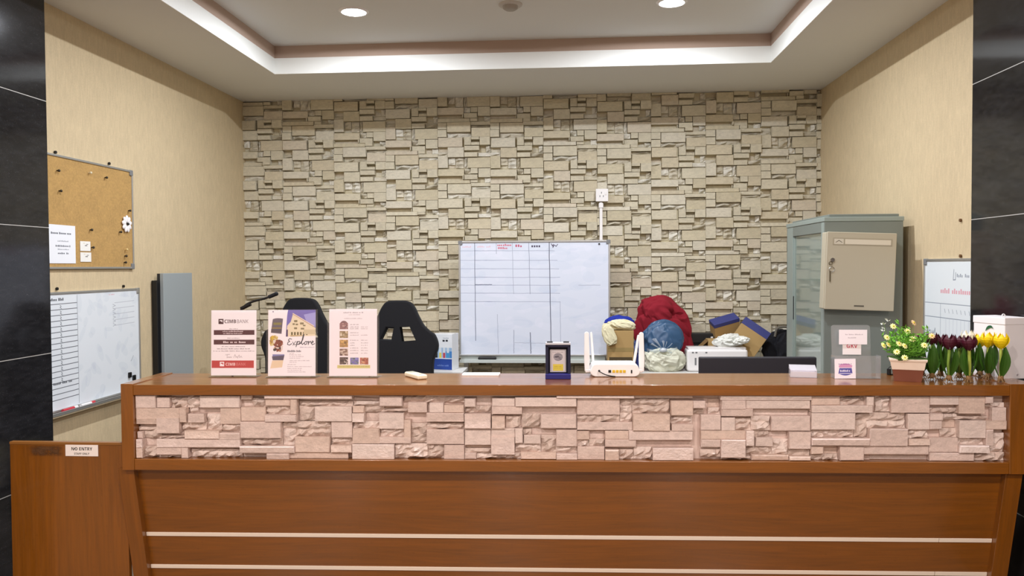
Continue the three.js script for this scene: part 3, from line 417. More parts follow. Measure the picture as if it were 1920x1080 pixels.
{ // clear leaflet holder with notes
  const p = topAt(1603, 709), s = -p.z / F, t = thing('leaflet_holder', 'clear plastic leaflet holder with taped white notes in front of the cabinet', 'leaflet holder', [p.x, CT, p.z], -.02);
  const X = (u) => (u - 1603) * s, Y = (v) => (709 - v) * s, film = phy(0xf2f3f4, .08, { transmission: .9, thickness: 0, ior: 1.49 });
  const sh = new THREE.Shape(), r = .012, a = X(1567), b = X(1636), h = Y(614); sh.moveTo(a, 0); sh.lineTo(b, 0); sh.lineTo(b, h - r); sh.quadraticCurveTo(b, h, b - r, h); sh.lineTo(a + r, h); sh.quadraticCurveTo(a, h, a, h - r); const bg = new THREE.ExtrudeGeometry(sh, { depth: .002, bevelEnabled: true, bevelSize: .0008, bevelThickness: .0008, bevelSegments: 1 }); bg.rotateX(-.1); bg.translate(0, .002, -.03); mesh('back_plate', triUV(bg), film, t);
  const f0 = X(1564), f1 = X(1645), fh = Y(667); mesh('pocket', merge([bx(f0, f1, .002, fh, .022, .024, .0008), bx(f0, f0 + .002, .002, fh, -.03, .022, .0008), bx(f1 - .002, f1, .002, fh, -.03, .022, .0008), bx(f0, f1, 0, .003, -.032, .026, .001)]), film, t);
  const note = (name, u0, u1, v0, v1, z, tex, rot = 0) => { const m = mesh(name, bx(X(u0), X(u1), Y(v1), Y(v0), z, z + .0006, 0), M.paper, t); const g = new THREE.PlaneGeometry(X(u1) - X(u0), Y(v0) - Y(v1)); g.translate((X(u0) + X(u1)) / 2, (Y(v0) + Y(v1)) / 2, z + .0009); mesh('print', g, std(0xffffff, .7, { map: tex }), m); m.rotation.z = rot; };
  note('note', 1577, 1627, 621, 648, -.02, canvasTex(400, 216, (x, W, Hh) => { x.fillStyle = '#f6eef5'; x.fillRect(0, 0, W, Hh); scrawl(x, 90, 62, 250, 20, '#b5a8b4'); scrawl(x, 130, 110, 130, 20, '#b5a8b4'); }));
  note('note', 1584, 1617, 642, 667, -.024, canvasTex(300, 230, (x, W, Hh) => { x.fillStyle = '#f5eef0'; x.fillRect(0, 0, W, Hh); x.fillStyle = '#c0405a'; x.font = 'bold 92px sans-serif'; x.textAlign = 'center'; x.fillText('GKV', W / 2, 116); }));
  note('card', 1564, 1601, 672, 708, .0245, canvasTex(320, 320, (x, W, Hh) => { x.fillStyle = '#f5f0fa'; x.fillRect(0, 0, W, Hh); x.fillStyle = '#d59ac4'; x.beginPath(); x.moveTo(60, 110); x.quadraticCurveTo(160, 40, 270, 110); x.lineTo(262, 142); x.lineTo(70, 142); x.fill(); scrawl(x, 62, 76, 200, 20, '#8a5a9a'); x.fillStyle = '#5a58a8'; x.beginPath(); x.moveTo(72, 150); x.lineTo(258, 150); x.lineTo(270, 235); x.quadraticCurveTo(165, 305, 56, 235); x.fill(); scrawl(x, 84, 178, 160, 34, '#eeeaf8', 20); x.fillStyle = '#e6e2f4'; x.fillRect(72, 232, 190, 10); }), .02);
}
// artificial potted plant
const leafGeo = (() => { const g = new THREE.BufferGeometry(); const P = [[0, 0, 0], [-.32, .4, .06], [0, .45, -.03], [.32, .4, .06], [0, 1, .04]]; const I = [0, 2, 1, 0, 3, 2, 1, 2, 4, 2, 3, 4]; g.setAttribute('position', new THREE.Float32BufferAttribute(I.flatMap((i) => P[i]), 3)); g.setAttribute('uv', new THREE.Float32BufferAttribute(I.flatMap((i) => [P[i][0] + .5, P[i][1]]), 2)); g.computeVertexNormals(); return g; })();
{
  const p = topAt(1707, 715), s = -p.z / F, t = thing('potted_plant', 'artificial green plant with pale yellow daisies in a cream and brown pot', 'plant', [p.x, CT, p.z - .03]);
  const frust = (w0, w1, y0, y1) => { const g = new RoundedBoxGeometry(1, y1 - y0, 1, 2, Math.min(.004, (y1 - y0) / 2.2)), q = g.attributes.position; for (let i = 0; i < q.count; i++) { const f = q.getY(i) / (y1 - y0) + .5, w = w0 + (w1 - w0) * f; q.setX(i, q.getX(i) * w); q.setZ(i, q.getZ(i) * w); } g.computeVertexNormals(); g.rotateY(-.34); g.translate(0, (y0 + y1) / 2, 0); return triUV(g); };
  const R = 63 * s, B = 44 * s, hr = 24 * s, hh = 41 * s;
  mesh('pot', frust(B, R * .82, 0, hr), std(0x7a4430, .65), t, 'brown lower pot'); mesh('pot_rim', merge([frust(R * .84, R * .92, hr - .004, hh - .008), frust(R * .96, R, hh - .009, hh)]), std(0xeedccb, .55), t, 'cream rim band');
  mesh('moss', bx(-R * .42, R * .42, hh - .004, hh + .004, -R * .42, R * .42, .002), std(0x3a5a1c, .95), t);
  const leaves = [], stems = [], top = (a) => V(...a);
  const put = (g, sc, pos, dir, list) => { const q = g.clone(); q.scale(sc * .55, sc, sc); q.applyQuaternion(new THREE.Quaternion().setFromUnitVectors(V(0, 1, 0), dir.clone().normalize())); q.translate(pos.x, pos.y, pos.z); list.push(q); };
  for (let k = 0; k < 90; k++) { const a = rr(0, 6.28), rad = Math.sqrt(rnd()) * .088, tipH = rr(.03, .1) + (k < 9 ? rr(.02, .055) : 0), base = V(Math.cos(a) * rad * .35, hh, Math.sin(a) * rad * .35), tip = V(Math.cos(a) * rad * 1.05 - .008, hh + tipH, Math.sin(a) * rad * .8); stems.push(rod(base.toArray(), tip.toArray(), .0009, 5)); for (let m = 0; m < 13; m++) { const f = .2 + .8 * m / 12, q = base.clone().lerp(tip, f); put(leafGeo, rr(.014, .026), q, V(rr(-1, 1), rr(-.1, 1), rr(-1, 1)), leaves); } }
  mesh('foliage', merge(leaves), std(0x6fae35, .7), t).userData.kind = 'stuff'; mesh('stems', merge(stems), std(0x5c8a3a, .8), t);
  const petalM = std(0xf3f0a6, .6), heart = std(0xd9c93c, .7), peach = std(0xf0cf9a, .6);
  const X = (u) => (u - 1707) * s, Y = (v) => (715 - v) * s;
  [[1678, 615, .02], [1716, 609, .01, 1], [1665, 635, .03], [1705, 637, .055], [1682, 645, .055], [1691, 649, .06], [1668, 648, .03], [1661, 650, .02], [1678, 660, .055], [1690, 670, .066], [1726, 648, .055], [1744, 632, .03, 1], [1703, 624, .02]].forEach(([u, v, z, pe], k) => {
    const ge = []; for (let m = 0; m < 9; m++) { const g = new THREE.SphereGeometry(.0042, 6, 4); g.scale(.8, 1.75, .35); g.translate(0, .0065, 0); g.rotateZ(m * 6.283 / 9); ge.push(g); } const g = merge(ge); g.rotateX(-.55); g.rotateY(rr(-.6, .6)); g.translate(X(u), Y(v), z);
    const b = mesh('daisy', g, pe ? peach : petalM, t, pe ? 'peach daisy' : 'pale yellow daisy'); const c = new THREE.SphereGeometry(.0038, 8, 6); c.translate(X(u), Y(v) + .0015, z + .0022); mesh('daisy_centre', c, heart, b);
    mesh('flower_stalk', tube([[X(u) * .4, hh, z * .3], [X(u) * .8, hh + (Y(v) - hh) * .5, z * .7], [X(u), Y(v), z - .002]], .0009, 6, 5), std(0x6f9a4a, .8), t);
  });
  const sprig = []; for (const [u, v] of [[1660, 612], [1668, 605], [1662, 622]]) for (let m = 0; m < 5; m++) put(leafGeo, .012, V(X(u) + rr(-.006, .006), Y(v) + rr(-.006, .006), .01), V(rr(-1, 1), rr(0, 1), rr(-1, 1)), sprig); mesh('white_sprig', merge(sprig), std(0xdfe6dc, .7), t); mesh('sprig_stalk', tube([[-.02, hh, 0], [X(1672), Y(640), .01], [X(1662), Y(608), .01]], .0009, 8, 5), std(0x6f9a4a, .8), t);
}
// artificial tulips, each with its own bulb and roots
{
  const petal = (() => { const out = []; const N = 6; for (let k = 0; k < N; k++) { const nu = 5, nv = 6, P = (i, j) => { const f = j / nv, a = (i / nu - .5) * 1.25 * Math.sin(Math.PI * Math.min(1, .16 + f * .84)) + k * 6.283 / N, r = (.3 + .72 * Math.sin(Math.min(1, f * 1.05) * 2.5)) * (k % 2 ? 1 : .9); return [Math.cos(a) * r, f * 2.2 - Math.abs(i / nu - .5) * .32 * f, Math.sin(a) * r]; }; for (let j = 0; j < nv; j++) for (let i = 0; i < nu; i++) { const a = P(i, j), b = P(i + 1, j), c = P(i + 1, j + 1), d = P(i, j + 1); out.push(...a, ...c, ...b, ...a, ...d, ...c); } } const g = new THREE.BufferGeometry(); g.setAttribute('position', new THREE.Float32BufferAttribute(out, 3)); triUV(g); g.computeVertexNormals(); return g; })();
  const green = std(0x355f14, .5), greenDark = green, stalk = std(0xa9b54c, .6), root = std(0x8a6a44, .9), colours = { maroon: std(0x480a22, .5), yellow: std(0xf4d400, .5), white: std(0xf3efdc, .6) };
  const ord = ['first', 'second', 'third', 'fourth', 'fifth', 'sixth'], seen = { maroon: 0, yellow: 0, white: 0 };
  const label = (c) => c === 'white' ? 'artificial white tulip standing behind the maroon and yellow tulips' : ord[seen[c]++] + ' artificial ' + c + ' tulip counting from the cream and brown flower pot';
  const spots = [['maroon', 1729, 638, 3.420, .9], ['maroon', 1748, 634, 3.350, .9], ['maroon', 1764, 638, 3.410, 1], ['maroon', 1780, 640, 3.280, 1.12], ['maroon', 1799, 640, 3.360, .95], ['maroon', 1817, 642, 3.270, 1.1], ['white', 1815, 631, 3.436, 1], ['yellow', 1838, 637, 3.420, 1], ['yellow', 1854, 636, 3.350, 1.12], ['yellow', 1877, 638, 3.270, 1.1]];
  spots.forEach(([c, u, v, d, k], idx) => {
    const q = onZ(u, v, d), t = thing('artificial_tulip', label(c), 'flower', [q.x, CT, -d], idx * 1.3, c + ' tulips'), y = q.y - CT, R = .0268 * k;
    const b = petal.clone(); b.scale(R, R * .98, R); b.translate(0, y - R * 1.1, 0); mesh('bloom', b, colours[c], t);
    mesh('stem', tube([[0, .02, 0], [.002, y * .4, .002], [0, y - R, 0]], .0062, 10, 8), idx > 4 ? stalk : std(0x7f9a3a, .6), t);
    const bg = new THREE.SphereGeometry(.011, 10, 8); bg.scale(1, 1.25, 1); bg.translate(0, .018, 0); mesh('bulb', bg, root, t);
    const rs = []; for (let m = 0; m < 10; m++) { const a = m * .63 + idx, r = rr(.012, .022); rs.push(tube([[0, .012, 0], [Math.cos(a) * r * .6, .012 + rr(-.004, .008), Math.sin(a) * r * .6], [Math.cos(a) * r, .0024, Math.sin(a) * r]], .0016, 6, 5)); } mesh('roots', merge(rs), root, t);
    for (let m = 0; m < 3; m++) { // long leaves
      const a = m * 2.1 + idx, nu = 4, nv = 8, out = [], hh = y * rr(.66, .82), w = rr(.017, .022), P = (i, j) => { const f = j / nv, s = (i / nu - .5) * 2, wd = w * Math.sin(Math.PI * Math.min(1, .1 + f * .9)) , o = .006 + .022 * Math.sin(f * 1.7); const lx = s * wd, lz = o - .35 * wd * s * s * -1; return [Math.cos(a) * lz - Math.sin(a) * lx, .025 + f * hh, Math.sin(a) * lz + Math.cos(a) * lx]; };
      for (let j = 0; j < nv; j++) for (let i = 0; i < nu; i++) { const A = P(i, j), B2 = P(i + 1, j), C = P(i + 1, j + 1), D = P(i, j + 1); out.push(...A, ...B2, ...C, ...A, ...C, ...D); } const g = new THREE.BufferGeometry(); g.setAttribute('position', new THREE.Float32BufferAttribute(out, 3)); triUV(g); g.computeVertexNormals(); mesh('leaf', g, m ? green : greenDark, t);
    }
  });
}
{ // tall white box at the counter's right end
  const e = topAt(1884, 712), t = thing('document_box', 'tall white box with a green curved mark behind the yellow tulips', 'box', [e.x, CT, e.z - .004], .25), W = .105, D = .17, h = (712 - 600) * (-e.z / F);
  const whiteB = std(0xf2eef0, .55); mesh('box_body', bx(0, W, 0, h - .006, -D, 0, .004), whiteB, t); mesh('lid', bx(-.002, W + .002, h - .03, h, -D - .002, .002, .003), whiteB, t);
  const r = new THREE.TorusGeometry(.007, .002, 8, 18); r.translate(.02, h + .006, -.03); mesh('ring', r, M.whitePlastic, t);
  const mk = new THREE.Shape(); mk.moveTo(0, 0); mk.quadraticCurveTo(.004, .026, .028, .026); mk.quadraticCurveTo(.036, .026, .042, .012); mk.quadraticCurveTo(.03, .02, .022, .014); mk.quadraticCurveTo(.012, .01, 0, 0); const g = new THREE.ShapeGeometry(mk); g.rotateY(-Math.PI / 2); g.translate(-.0028, h - .062, -.1); mesh('printed_mark', g, std(0x1f5a34, .6, { side: THREE.DoubleSide }), t, 'dark green curved mark');
  const k = new THREE.CylinderGeometry(.004, .004, .002, 12); k.rotateX(Math.PI / 2); k.translate(.06, .018, .001); mesh('stud', k, std(0xb8b0b4, .5), t);
}
{ const p = topAt(1676, 704), t = thing('binder_clip', 'small black binder clip behind the brown flower pot', 'clip', [p.x, CT, p.z - .02], .3); mesh('clip_body', merge([bx(-.018, .018, 0, .004, -.01, .01, .001), bx(-.018, -.012, 0, .026, -.01, .01, .001)]), M.black, t); mesh('wire_handle', tube([[-.016, .024, -.006], [-.006, .034, -.004], [.012, .024, 0], [.018, .012, .004]], .0018), M.black, t); }
{ // monitor on the staff worktop, seen from behind
  const d = 3.95, a = onZ(1310, 669, d), b = onZ(1531, 669, d), w = b.x - a.x, t = thing('computer_monitor', 'dark computer monitor with its flat back towards the lobby', 'monitor', [(a.x + b.x) / 2, .745, -d], .03), h = a.y - .745;
  const sh = std(0x23232b, .5); mesh('back_shell', bx(-w / 2, w / 2, h - .36, h, -.02, .014, .006), sh, t); mesh('screen', bx(-w / 2 + .006, w / 2 - .006, h - .345, h - .006, -.024, -.0195, .001), M.black, t); mesh('stand_neck', bx(-.03, .03, .006, h - .2, .012, .03, .004), sh, t); mesh('stand_foot', bx(-.12, .12, 0, .012, -.09, .1, .004), sh, t);
}
{ // gooseneck microphone
  const d = 3.85, q = onZ(455, 577, d), e = onZ(504, 557, d), f = onZ(518, 551, d), bx0 = onZ(410, 640, d), t = thing('gooseneck_microphone', 'black gooseneck desk microphone rising behind the bank sign holder', 'microphone', [bx0.x, .745, -d]);
  const L = (p) => [p.x - bx0.x, p.y - .745, 0]; mesh('base', bx(-.06, .06, 0, .03, -.06, .06, .008), M.black, t);
  const m0 = [(L(q)[0]) * .45, L(q)[1] * .62, 0]; mesh('gooseneck', tube([[0, .03, 0], [.002, L(q)[1] * .35, 0], m0, L(q), L(e)], .0055, 40), M.black, t);
  mesh('collar', rod(L(onZ(452, 579, d)), L(onZ(470, 570, d)), .0095), M.black, t); mesh('capsule', (() => { const g = rod(L(e), L(f), .0095, 14); return g; })(), M.blackRough, t); const tip = new THREE.SphereGeometry(.0105, 14, 10); tip.translate(...L(f)); mesh('windscreen', tip, M.blackRough, t);
}

// ------------------------------------------------------------------ behind the counter
// racing-style office chairs
function chairShape(s) {
  const R = [[0, 0], [14, .5], [23, 4], [30, 14], [36, 27], [47, 46], [60, 58], [68, 64], [73.5, 78], [73, 90], [68, 103], [65, 118], [64, 180], [64, 225], [56, 240], [0, 244]];
  const sh = new THREE.Shape(); const pts = R.map(([x, y]) => new THREE.Vector2(x * s, -y * s)), lf = R.slice(1, -1).reverse().map(([x, y]) => new THREE.Vector2(-x * s, -y * s));
  sh.moveTo(pts[0].x, pts[0].y); sh.splineThru([...pts.slice(1), ...lf, pts[0].clone()]);
  for (const k of [-1, 1]) { const h = new THREE.Path(); [[4.5, 47.5], [23.5, 46.5], [35.5, 72.5], [9, 74.5]].forEach(([x, y], i) => i ? h.lineTo(k * x * s, -y * s) : h.moveTo(k * x * s, -y * s)); h.closePath(); sh.holes.push(h); }
  return sh;
}
function racingChair(u, v, d, label) {
  const s = d / F, p = onZ(u, v, d), t = thing('office_chair', label, 'chair', [p.x, 0, -d], 0, 'racing-style office chairs'), fab = std(0x07080f, .9), dk = std(0x101014, .6);
  const g = new THREE.ExtrudeGeometry(chairShape(s), { depth: .05, bevelEnabled: true, bevelSize: .012, bevelThickness: .016, bevelSegments: 3, curveSegments: 10 }); g.translate(0, 0, -.03); g.rotateX(-.09); g.translate(0, p.y - .012, -.04); mesh('backrest', triUV(g), fab, t);
  const y = p.y - 236 * s; mesh('seat', bx(-.25, .25, y - .06, y + .05, -.02, .46, .04), fab, t); for (const k of [-1, 1]) { mesh('armrest', bx(k * .265 - .03, k * .265 + .03, y + .17, y + .195, .03, .27, .01), dk, t); mesh('arm_post', bx(k * .27 - .015, k * .27 + .015, y - .04, y + .17, .13, .17, .006), dk, t); }
  mesh('arm_bracket', bx(-.28, .28, y - .085, y - .06, .11, .19, .005), dk, t); mesh('gas_column', cyl(.028, .028, y - .17, 0, .1, .2), dk, t);
  for (let k = 0; k < 5; k++) { const a = k * 1.2566 + .3; mesh('base_arm', rod([0, .12, .2], [Math.cos(a) * .3, .075, .2 + Math.sin(a) * .3], .02), dk, t); const c = new THREE.CylinderGeometry(.03, .03, .04, 16); c.rotateX(Math.PI / 2); c.rotateY(-a); c.translate(Math.cos(a) * .3, .03, .2 + Math.sin(a) * .3); mesh('caster', c, M.black, t); }
}
racingChair(745, 564, 5.35, 'dark navy racing-style chair between the price list and the whiteboard');
racingChair(563, 559, 5.3, 'dark navy racing-style chair behind the Explore sign holder');
// boards against the left wall
{
  const y1 = onX(330, 512, WL + .05).y, z1 = onX(357, 520, WL + .05).z, z0 = onX(303, 520, WL + .05).z;
  const t = thing('grey_shelf_board', 'tall pale grey metal shelf board leaning on the left wall', 'board', [WL + .05, 0, (z0 + z1) / 2]); const w = z0 - z1; const g = bx(-.012, .012, 0, y1, -w / 2, w / 2, .003); mesh('sheet', g, std(0x9aa3a6, .5), t); mesh('folded_edge', merge([bx(-.03, -.012, 0, y1 - .002, -w / 2, -w / 2 + .002, 0), bx(-.03, -.012, 0, y1 - .002, w / 2 - .002, w / 2, 0)]), std(0x24262a, .6), t);
  const b1 = onX(290, 526, WL + .025), t2 = thing('black_board', 'black narrow board standing behind the grey shelf board', 'board', [WL + .012, 0, b1.z - .15]); mesh('sheet', bx(-.008, .006, 0, b1.y, -.15, .15, .002), M.black, t2); mesh('edge_lip', bx(.0, .028, 0, b1.y - .004, .146, .156, .001), M.black, t2);
}
// wall boards: frame bars, corners, surface
function wallBoard(name, label, cat, side, zFar, w, yBot, yTop, surf, corner) {
  const X = side < 0 ? WL : WR, t = thing(name, label, cat, [X, yBot, zFar + w / 2], side < 0 ? Math.PI / 2 : -Math.PI / 2), h = yTop - yBot, T = .016, e = .012;
  mesh('surface', bx(-w / 2 + e, w / 2 - e, e, h - e, 0, T - .006, 0), M.whitePlastic, t).material = surf;
  mesh('frame_bar', bx(-w / 2, w / 2, h - e, h, 0, T, .003), M.alu, t); mesh('frame_bar', bx(-w / 2, w / 2, 0, e, 0, T, .003), M.alu, t); mesh('frame_bar', bx(-w / 2, -w / 2 + e, e, h - e, 0, T, .003), M.alu, t); mesh('frame_bar', bx(w / 2 - e, w / 2, e, h - e, 0, T, .003), M.alu, t);
  for (const a of [-1, 1]) for (const b of [0, 1]) mesh('corner_cap', bx(a * w / 2 - (a > 0 ? .032 : .002), a * w / 2 + (a > 0 ? .002 : .032), b ? h - .032 : -.002, b ? h + .002 : .032, -.0, T + .001, .004), corner, t);
  return { t, w, h, T };
}
function face(b, tex, rough = .3) { const g = new THREE.PlaneGeometry(b.w - .024, b.h - .024); g.translate(0, b.h / 2, b.T - .0056); mesh('writing', g, phy(0xffffff, rough, { map: tex, clearcoat: .3, clearcoatRoughness: .25 }), b.t); }
function wallNail(x, y, z, side, label, mat = M.black) { const t = thing('wall_screw', label, 'screw', [x, y, z], side < 0 ? Math.PI / 2 : -Math.PI / 2, 'screws holding the boards'); const c = new THREE.CylinderGeometry(.008, .008, .008, 12); c.rotateX(Math.PI / 2); c.translate(0, 0, .006); mesh('screw_head', c, mat, t); mesh('shank', rod([0, 0, -.002], [0, 0, .004], .003), M.chrome, t); }
const corkTex = dtex(512, 512, (u, v) => { const a = pn(u * 120, v * 120, 120, 120, 81), b = pn(u * 40, v * 40, 40, 40, 82), c = pn(u * 7, v * 7, 7, 7, 83); const k = .86 + .09 * a + .08 * b + .05 * c; return [188 * k, 151 * k, 92 * k]; }, .3, .3);
const cork = wallBoard('cork_board', 'cork notice board in an aluminium frame on the left wall', 'notice board', -1, -4.612, .92, 1.6, 2.184, std(0xffffff, .95, { map: corkTex }), M.plasticGrey);
const corkAt = (u, v, o = 0) => { const p = onX(u, v, WL + .012); return [WL + .0105 + o, p.y, p.z]; };
function pin(u, v, mat, label) { const t = thing('push_pin', label, 'push pin', corkAt(u, v), Math.PI / 2, 'push pins on the cork board'); mesh('pin_head', new THREE.SphereGeometry(.007, 8, 6).translate(0, 0, .012), mat, t); mesh('pin_barrel', rod([0, 0, .0], [0, 0, .012], .0035, 8), mat, t); }
for (const [u, v] of [[107, 320], [197, 333], [111, 358], [169, 431], [224, 435], [172, 464], [234, 480], [233, 492], [241, 395]]) pin(u, v, std(0x2c2418, .5), 'dark push pin stuck in the cork board');
pin(167, 324, std(0xe8dfc0, .5), 'cream push pin near the top of the cork board'); pin(235, 468, std(0xe2c98a, .5), 'yellow push pin near the lower corner of the cork board');
function sheetOn(name, label, u0, u1, v0, v1, tex, cat = 'paper', grp) { const a = corkAt(u0, v0, .001), b = corkAt(u1, v1, .001), w = Math.abs(b[2] - a[2]), h = a[1] - b[1]; const t = thing(name, label, cat, [a[0], b[1], (a[2] + b[2]) / 2], Math.PI / 2, grp); mesh('sheet', bx(-w / 2, w / 2, 0, h, 0, .001, 0), M.paper, t); const g = new THREE.PlaneGeometry(w, h); g.translate(0, h / 2, .0013); mesh('print', g, std(0xffffff, .8, { map: tex }), t); }
sheetOn('paper_notice', 'white printed paper notice pinned to the cork board', 80, 142, 419, 494, canvasTex(300, 420, (x, W, Hh) => { x.fillStyle = '#eef1f6'; x.fillRect(0, 0, W, Hh); scrawl(x, 70, 80, 200, 22, '#4a4e58', 14); scrawl(x, 130, 170, 100, 16, '#8d929c'); scrawl(x, 110, 220, 140, 18, '#5a5e68', 12); scrawl(x, 130, 260, 100, 16, '#8d929c'); scrawl(x, 130, 300, 100, 18, '#5a5e68', 12); }));
for (const [u0, u1, v0, v1, wh] of [[150, 169.5, 452, 471, 'upper'], [150.5, 171, 473, 491, 'lower']]) sheetOn('paper_note', wh + ' of two small square white notes pinned to the cork board', u0, u1, v0, v1, canvasTex(100, 100, (x, W, Hh) => { x.fillStyle = '#f0efe9'; x.fillRect(0, 0, W, Hh); x.fillStyle = '#55504a'; x.fillRect(46, 40, 22, 8); x.fillRect(58, 28, 20, 5); x.fillStyle = '#c8b48a'; x.fillRect(30, 18, 16, 4); }), 'note', 'small notes on the cork board');
{ const t = thing('paper_rosette', 'white crumpled paper rosette pinned at the edge of the cork board', 'decoration', corkAt(236, 420), Math.PI / 2); const ge = []; for (let k = 0; k < 9; k++) { const g = new THREE.SphereGeometry(.018, 8, 6); g.scale(.8, 1.2, .35); g.translate(0, .03, .008); g.rotateZ(k * .698); ge.push(g); } mesh('petals', merge(ge), M.paper, t); mesh('centre_pin', new THREE.SphereGeometry(.008, 8, 6).translate(0, 0, .016), M.black, t); }
wallNail(WL, onX(102, 287, WL).y + .004, onX(102, 287, WL).z, -1, 'dark screw above the cork board, the one beside the black pillar'); wallNail(WL, onX(203, 308, WL).y + .004, onX(203, 308, WL).z, -1, 'dark screw above the cork board, the one near its free corner');
const wbl = wallBoard('wall_whiteboard', 'whiteboard with a handwritten ruled list below the cork board', 'whiteboard', -1, -4.664, .92, .872, 1.484, M.whitePlastic, M.alu);
face(wbl, canvasTex(1200, 800, (x, W, Hh) => {
  x.fillStyle = '#e6edf3'; x.fillRect(0, 0, W, Hh); x.strokeStyle = '#5d6268';
  const z2x = (u) => { const p = onX(u, 640, WL + .01); return ((-p.z) - (4.664 - .92 + .012)) / (.896) * W; };
  const c1 = z2x(146), c0 = 0;
  for (let k = 0; k < 18; k++) { const y = 70 + k * 39; pen(x, [[c0, y], [c1, y - 4]], '#666b72', 5); if (k < 14) pen(x, [[c1 * .52, y + 8], [c1 * .55, y + 14], [c1 * .52, y + 24], [c1 * .56, y + 30]], '#5a6068', 4); }
  pen(x, [[c1, 12], [c1 + 2, Hh - 10]], '#9aa0a8', 5); scrawl(x, c1 * .22, 26, c1 * .4, 24, '#3c4048', 12); scrawl(x, c1 * .3, 610, c1 * .5, 22, '#4a4e56', 10);
  for (let k = 0; k < 5; k++) pen(x, [[W * .72, 90 + k * 44], [W * .95, 84 + k * 44]], '#b9c0ca', 4); for (let k = 0; k < 6; k++) pen(x, [[W * .7, 100 + k * 30], [W * .73, 112 + k * 30], [W * .7, 120 + k * 30]], '#a9b0ba', 4);
  for (let k = 0; k < 60; k++) { x.fillStyle = 'rgba(170,182,200,.10)'; x.beginPath(); x.ellipse(c1 + rnd() * (W - c1), rnd() * Hh, 20 + rnd() * 60, 10 + rnd() * 30, rnd() * 3, 0, 7); x.fill(); }
  pen(x, [[W * .93, 530], [W * .91, 560], [W * .9, 570]], '#8890a0', 4); scrawl(x, W * .66, 18, 70, 12, '#d8a8b4');
}));
{ const q = onX(150, 757, WL + .03), t = thing('marker_tray', 'aluminium tray along the bottom of the handwritten list whiteboard', 'tray', [WL + .018, .866, -4.2], Math.PI / 2); mesh('ledge', merge([bx(-.44, .44, 0, .006, 0, .045, .001), bx(-.44, .44, .006, .016, .04, .045, .001)]), M.alu, t);
  for (const [k, c, n] of [[0, 0xc83a48, 'red whiteboard marker on the aluminium tray'], [1, 0xeeeeee, 'white whiteboard marker on the aluminium tray']]) { const m = thing('whiteboard_marker', n, 'marker', [WL + .04, .881, -3.93 - k * .15], Math.PI / 2); const g = rod([-.06, 0, 0], [.03, 0, 0], .008, 12); mesh('barrel', g, std(c, .4), m); mesh('cap', rod([.03, 0, 0], [.06, 0, 0], .0085, 12), std(k ? 0xc83a48 : 0xeeeeee, .4), m); } }
for (const [u, v, wh] of [[245, 703, 'larger'], [253, 708, 'lower']]) { const p = onX(u, v, WL + .02), t = thing('magnet', wh === 'lower' ? 'lower small black magnet, next to the frame of the list whiteboard' : 'upper small black magnet near the corner of the list whiteboard', 'magnet', [WL + .011, p.y, p.z], Math.PI / 2, 'magnets on the list whiteboard'); mesh('magnet_body', bx(-.014, .014, -.016, .016, 0, .01, .003), M.black, t); mesh('magnet_grip', bx(-.006, .006, -.012, .012, .0095, .014, .001), M.black, t); }
for (const [u, v, w] of [[105, 543, 'beside the black pillar'], [230, 538, 'near its free corner']]) wallNail(WL, onX(u, v, WL).y + .004, onX(u, v, WL).z, -1, 'dark screw above the list whiteboard, the one ' + w);
const wbr = wallBoard('wall_whiteboard', 'portrait whiteboard with a ruled month grid beside the right pillar', 'whiteboard', 1, -4.455, .62, .73, 1.628, M.whitePlastic, M.plasticGrey);
face(wbr, canvasTex(800, 1200, (x, W, Hh) => { // x runs from the far end
  x.fillStyle = '#e8f1f6'; x.fillRect(0, 0, W, Hh); pen(x, [[430, 60], [420, 130], [452, 128], [455, 80]], '#8a94a4', 7); scrawl(x, 470, 88, 250, 34, '#98a2b0', 14); scrawl(x, 240, 190, 560, 44, '#e2a4b2', 22);
  for (const y of [300, 400, 600, 770, 860]) pen(x, [[0, y], [W, y - 4]], '#8d99a8', 5); pen(x, [[240, 300], [240, 600]], '#9aa6b4', 5); for (let k = 0; k < 10; k++) pen(x, [[320 + k * 52, 400], [320 + k * 52, 770]], '#c2ccd8', 4);
  pen(x, [[60, 480], [60, 540], [90, 540], [90, 500], [60, 505]], '#7d8896', 6); pen(x, [[110, 500], [120, 540], [135, 500], [135, 540], [160, 480], [160, 540]], '#7d8896', 6); pen(x, [[80, 650], [70, 690], [100, 690], [100, 640]], '#7d8896', 6);
  for (let k = 0; k < 9; k++) { pen(x, [[300 + k * 56, 335], [310 + k * 56, 360]], '#8d99a8', 5); pen(x, [[290 + k * 56, 800], [305 + k * 56, 800], [295 + k * 56, 835], [312 + k * 56, 835]], '#6f7b8a', 6); }
}));
for (const [u, v] of [[1803, 480]]) wallNail(WR, onX(u, v, WR).y, onX(u, v, WR).z, 1, 'brown screw in the right wall above the month grid whiteboard', std(0x6a4a2a, .6)); wallNail(WR, onX(1803, 413, WR).y, onX(1803, 413, WR).z, 1, 'lone brown screw high on the right wall', std(0x6a4a2a, .6));

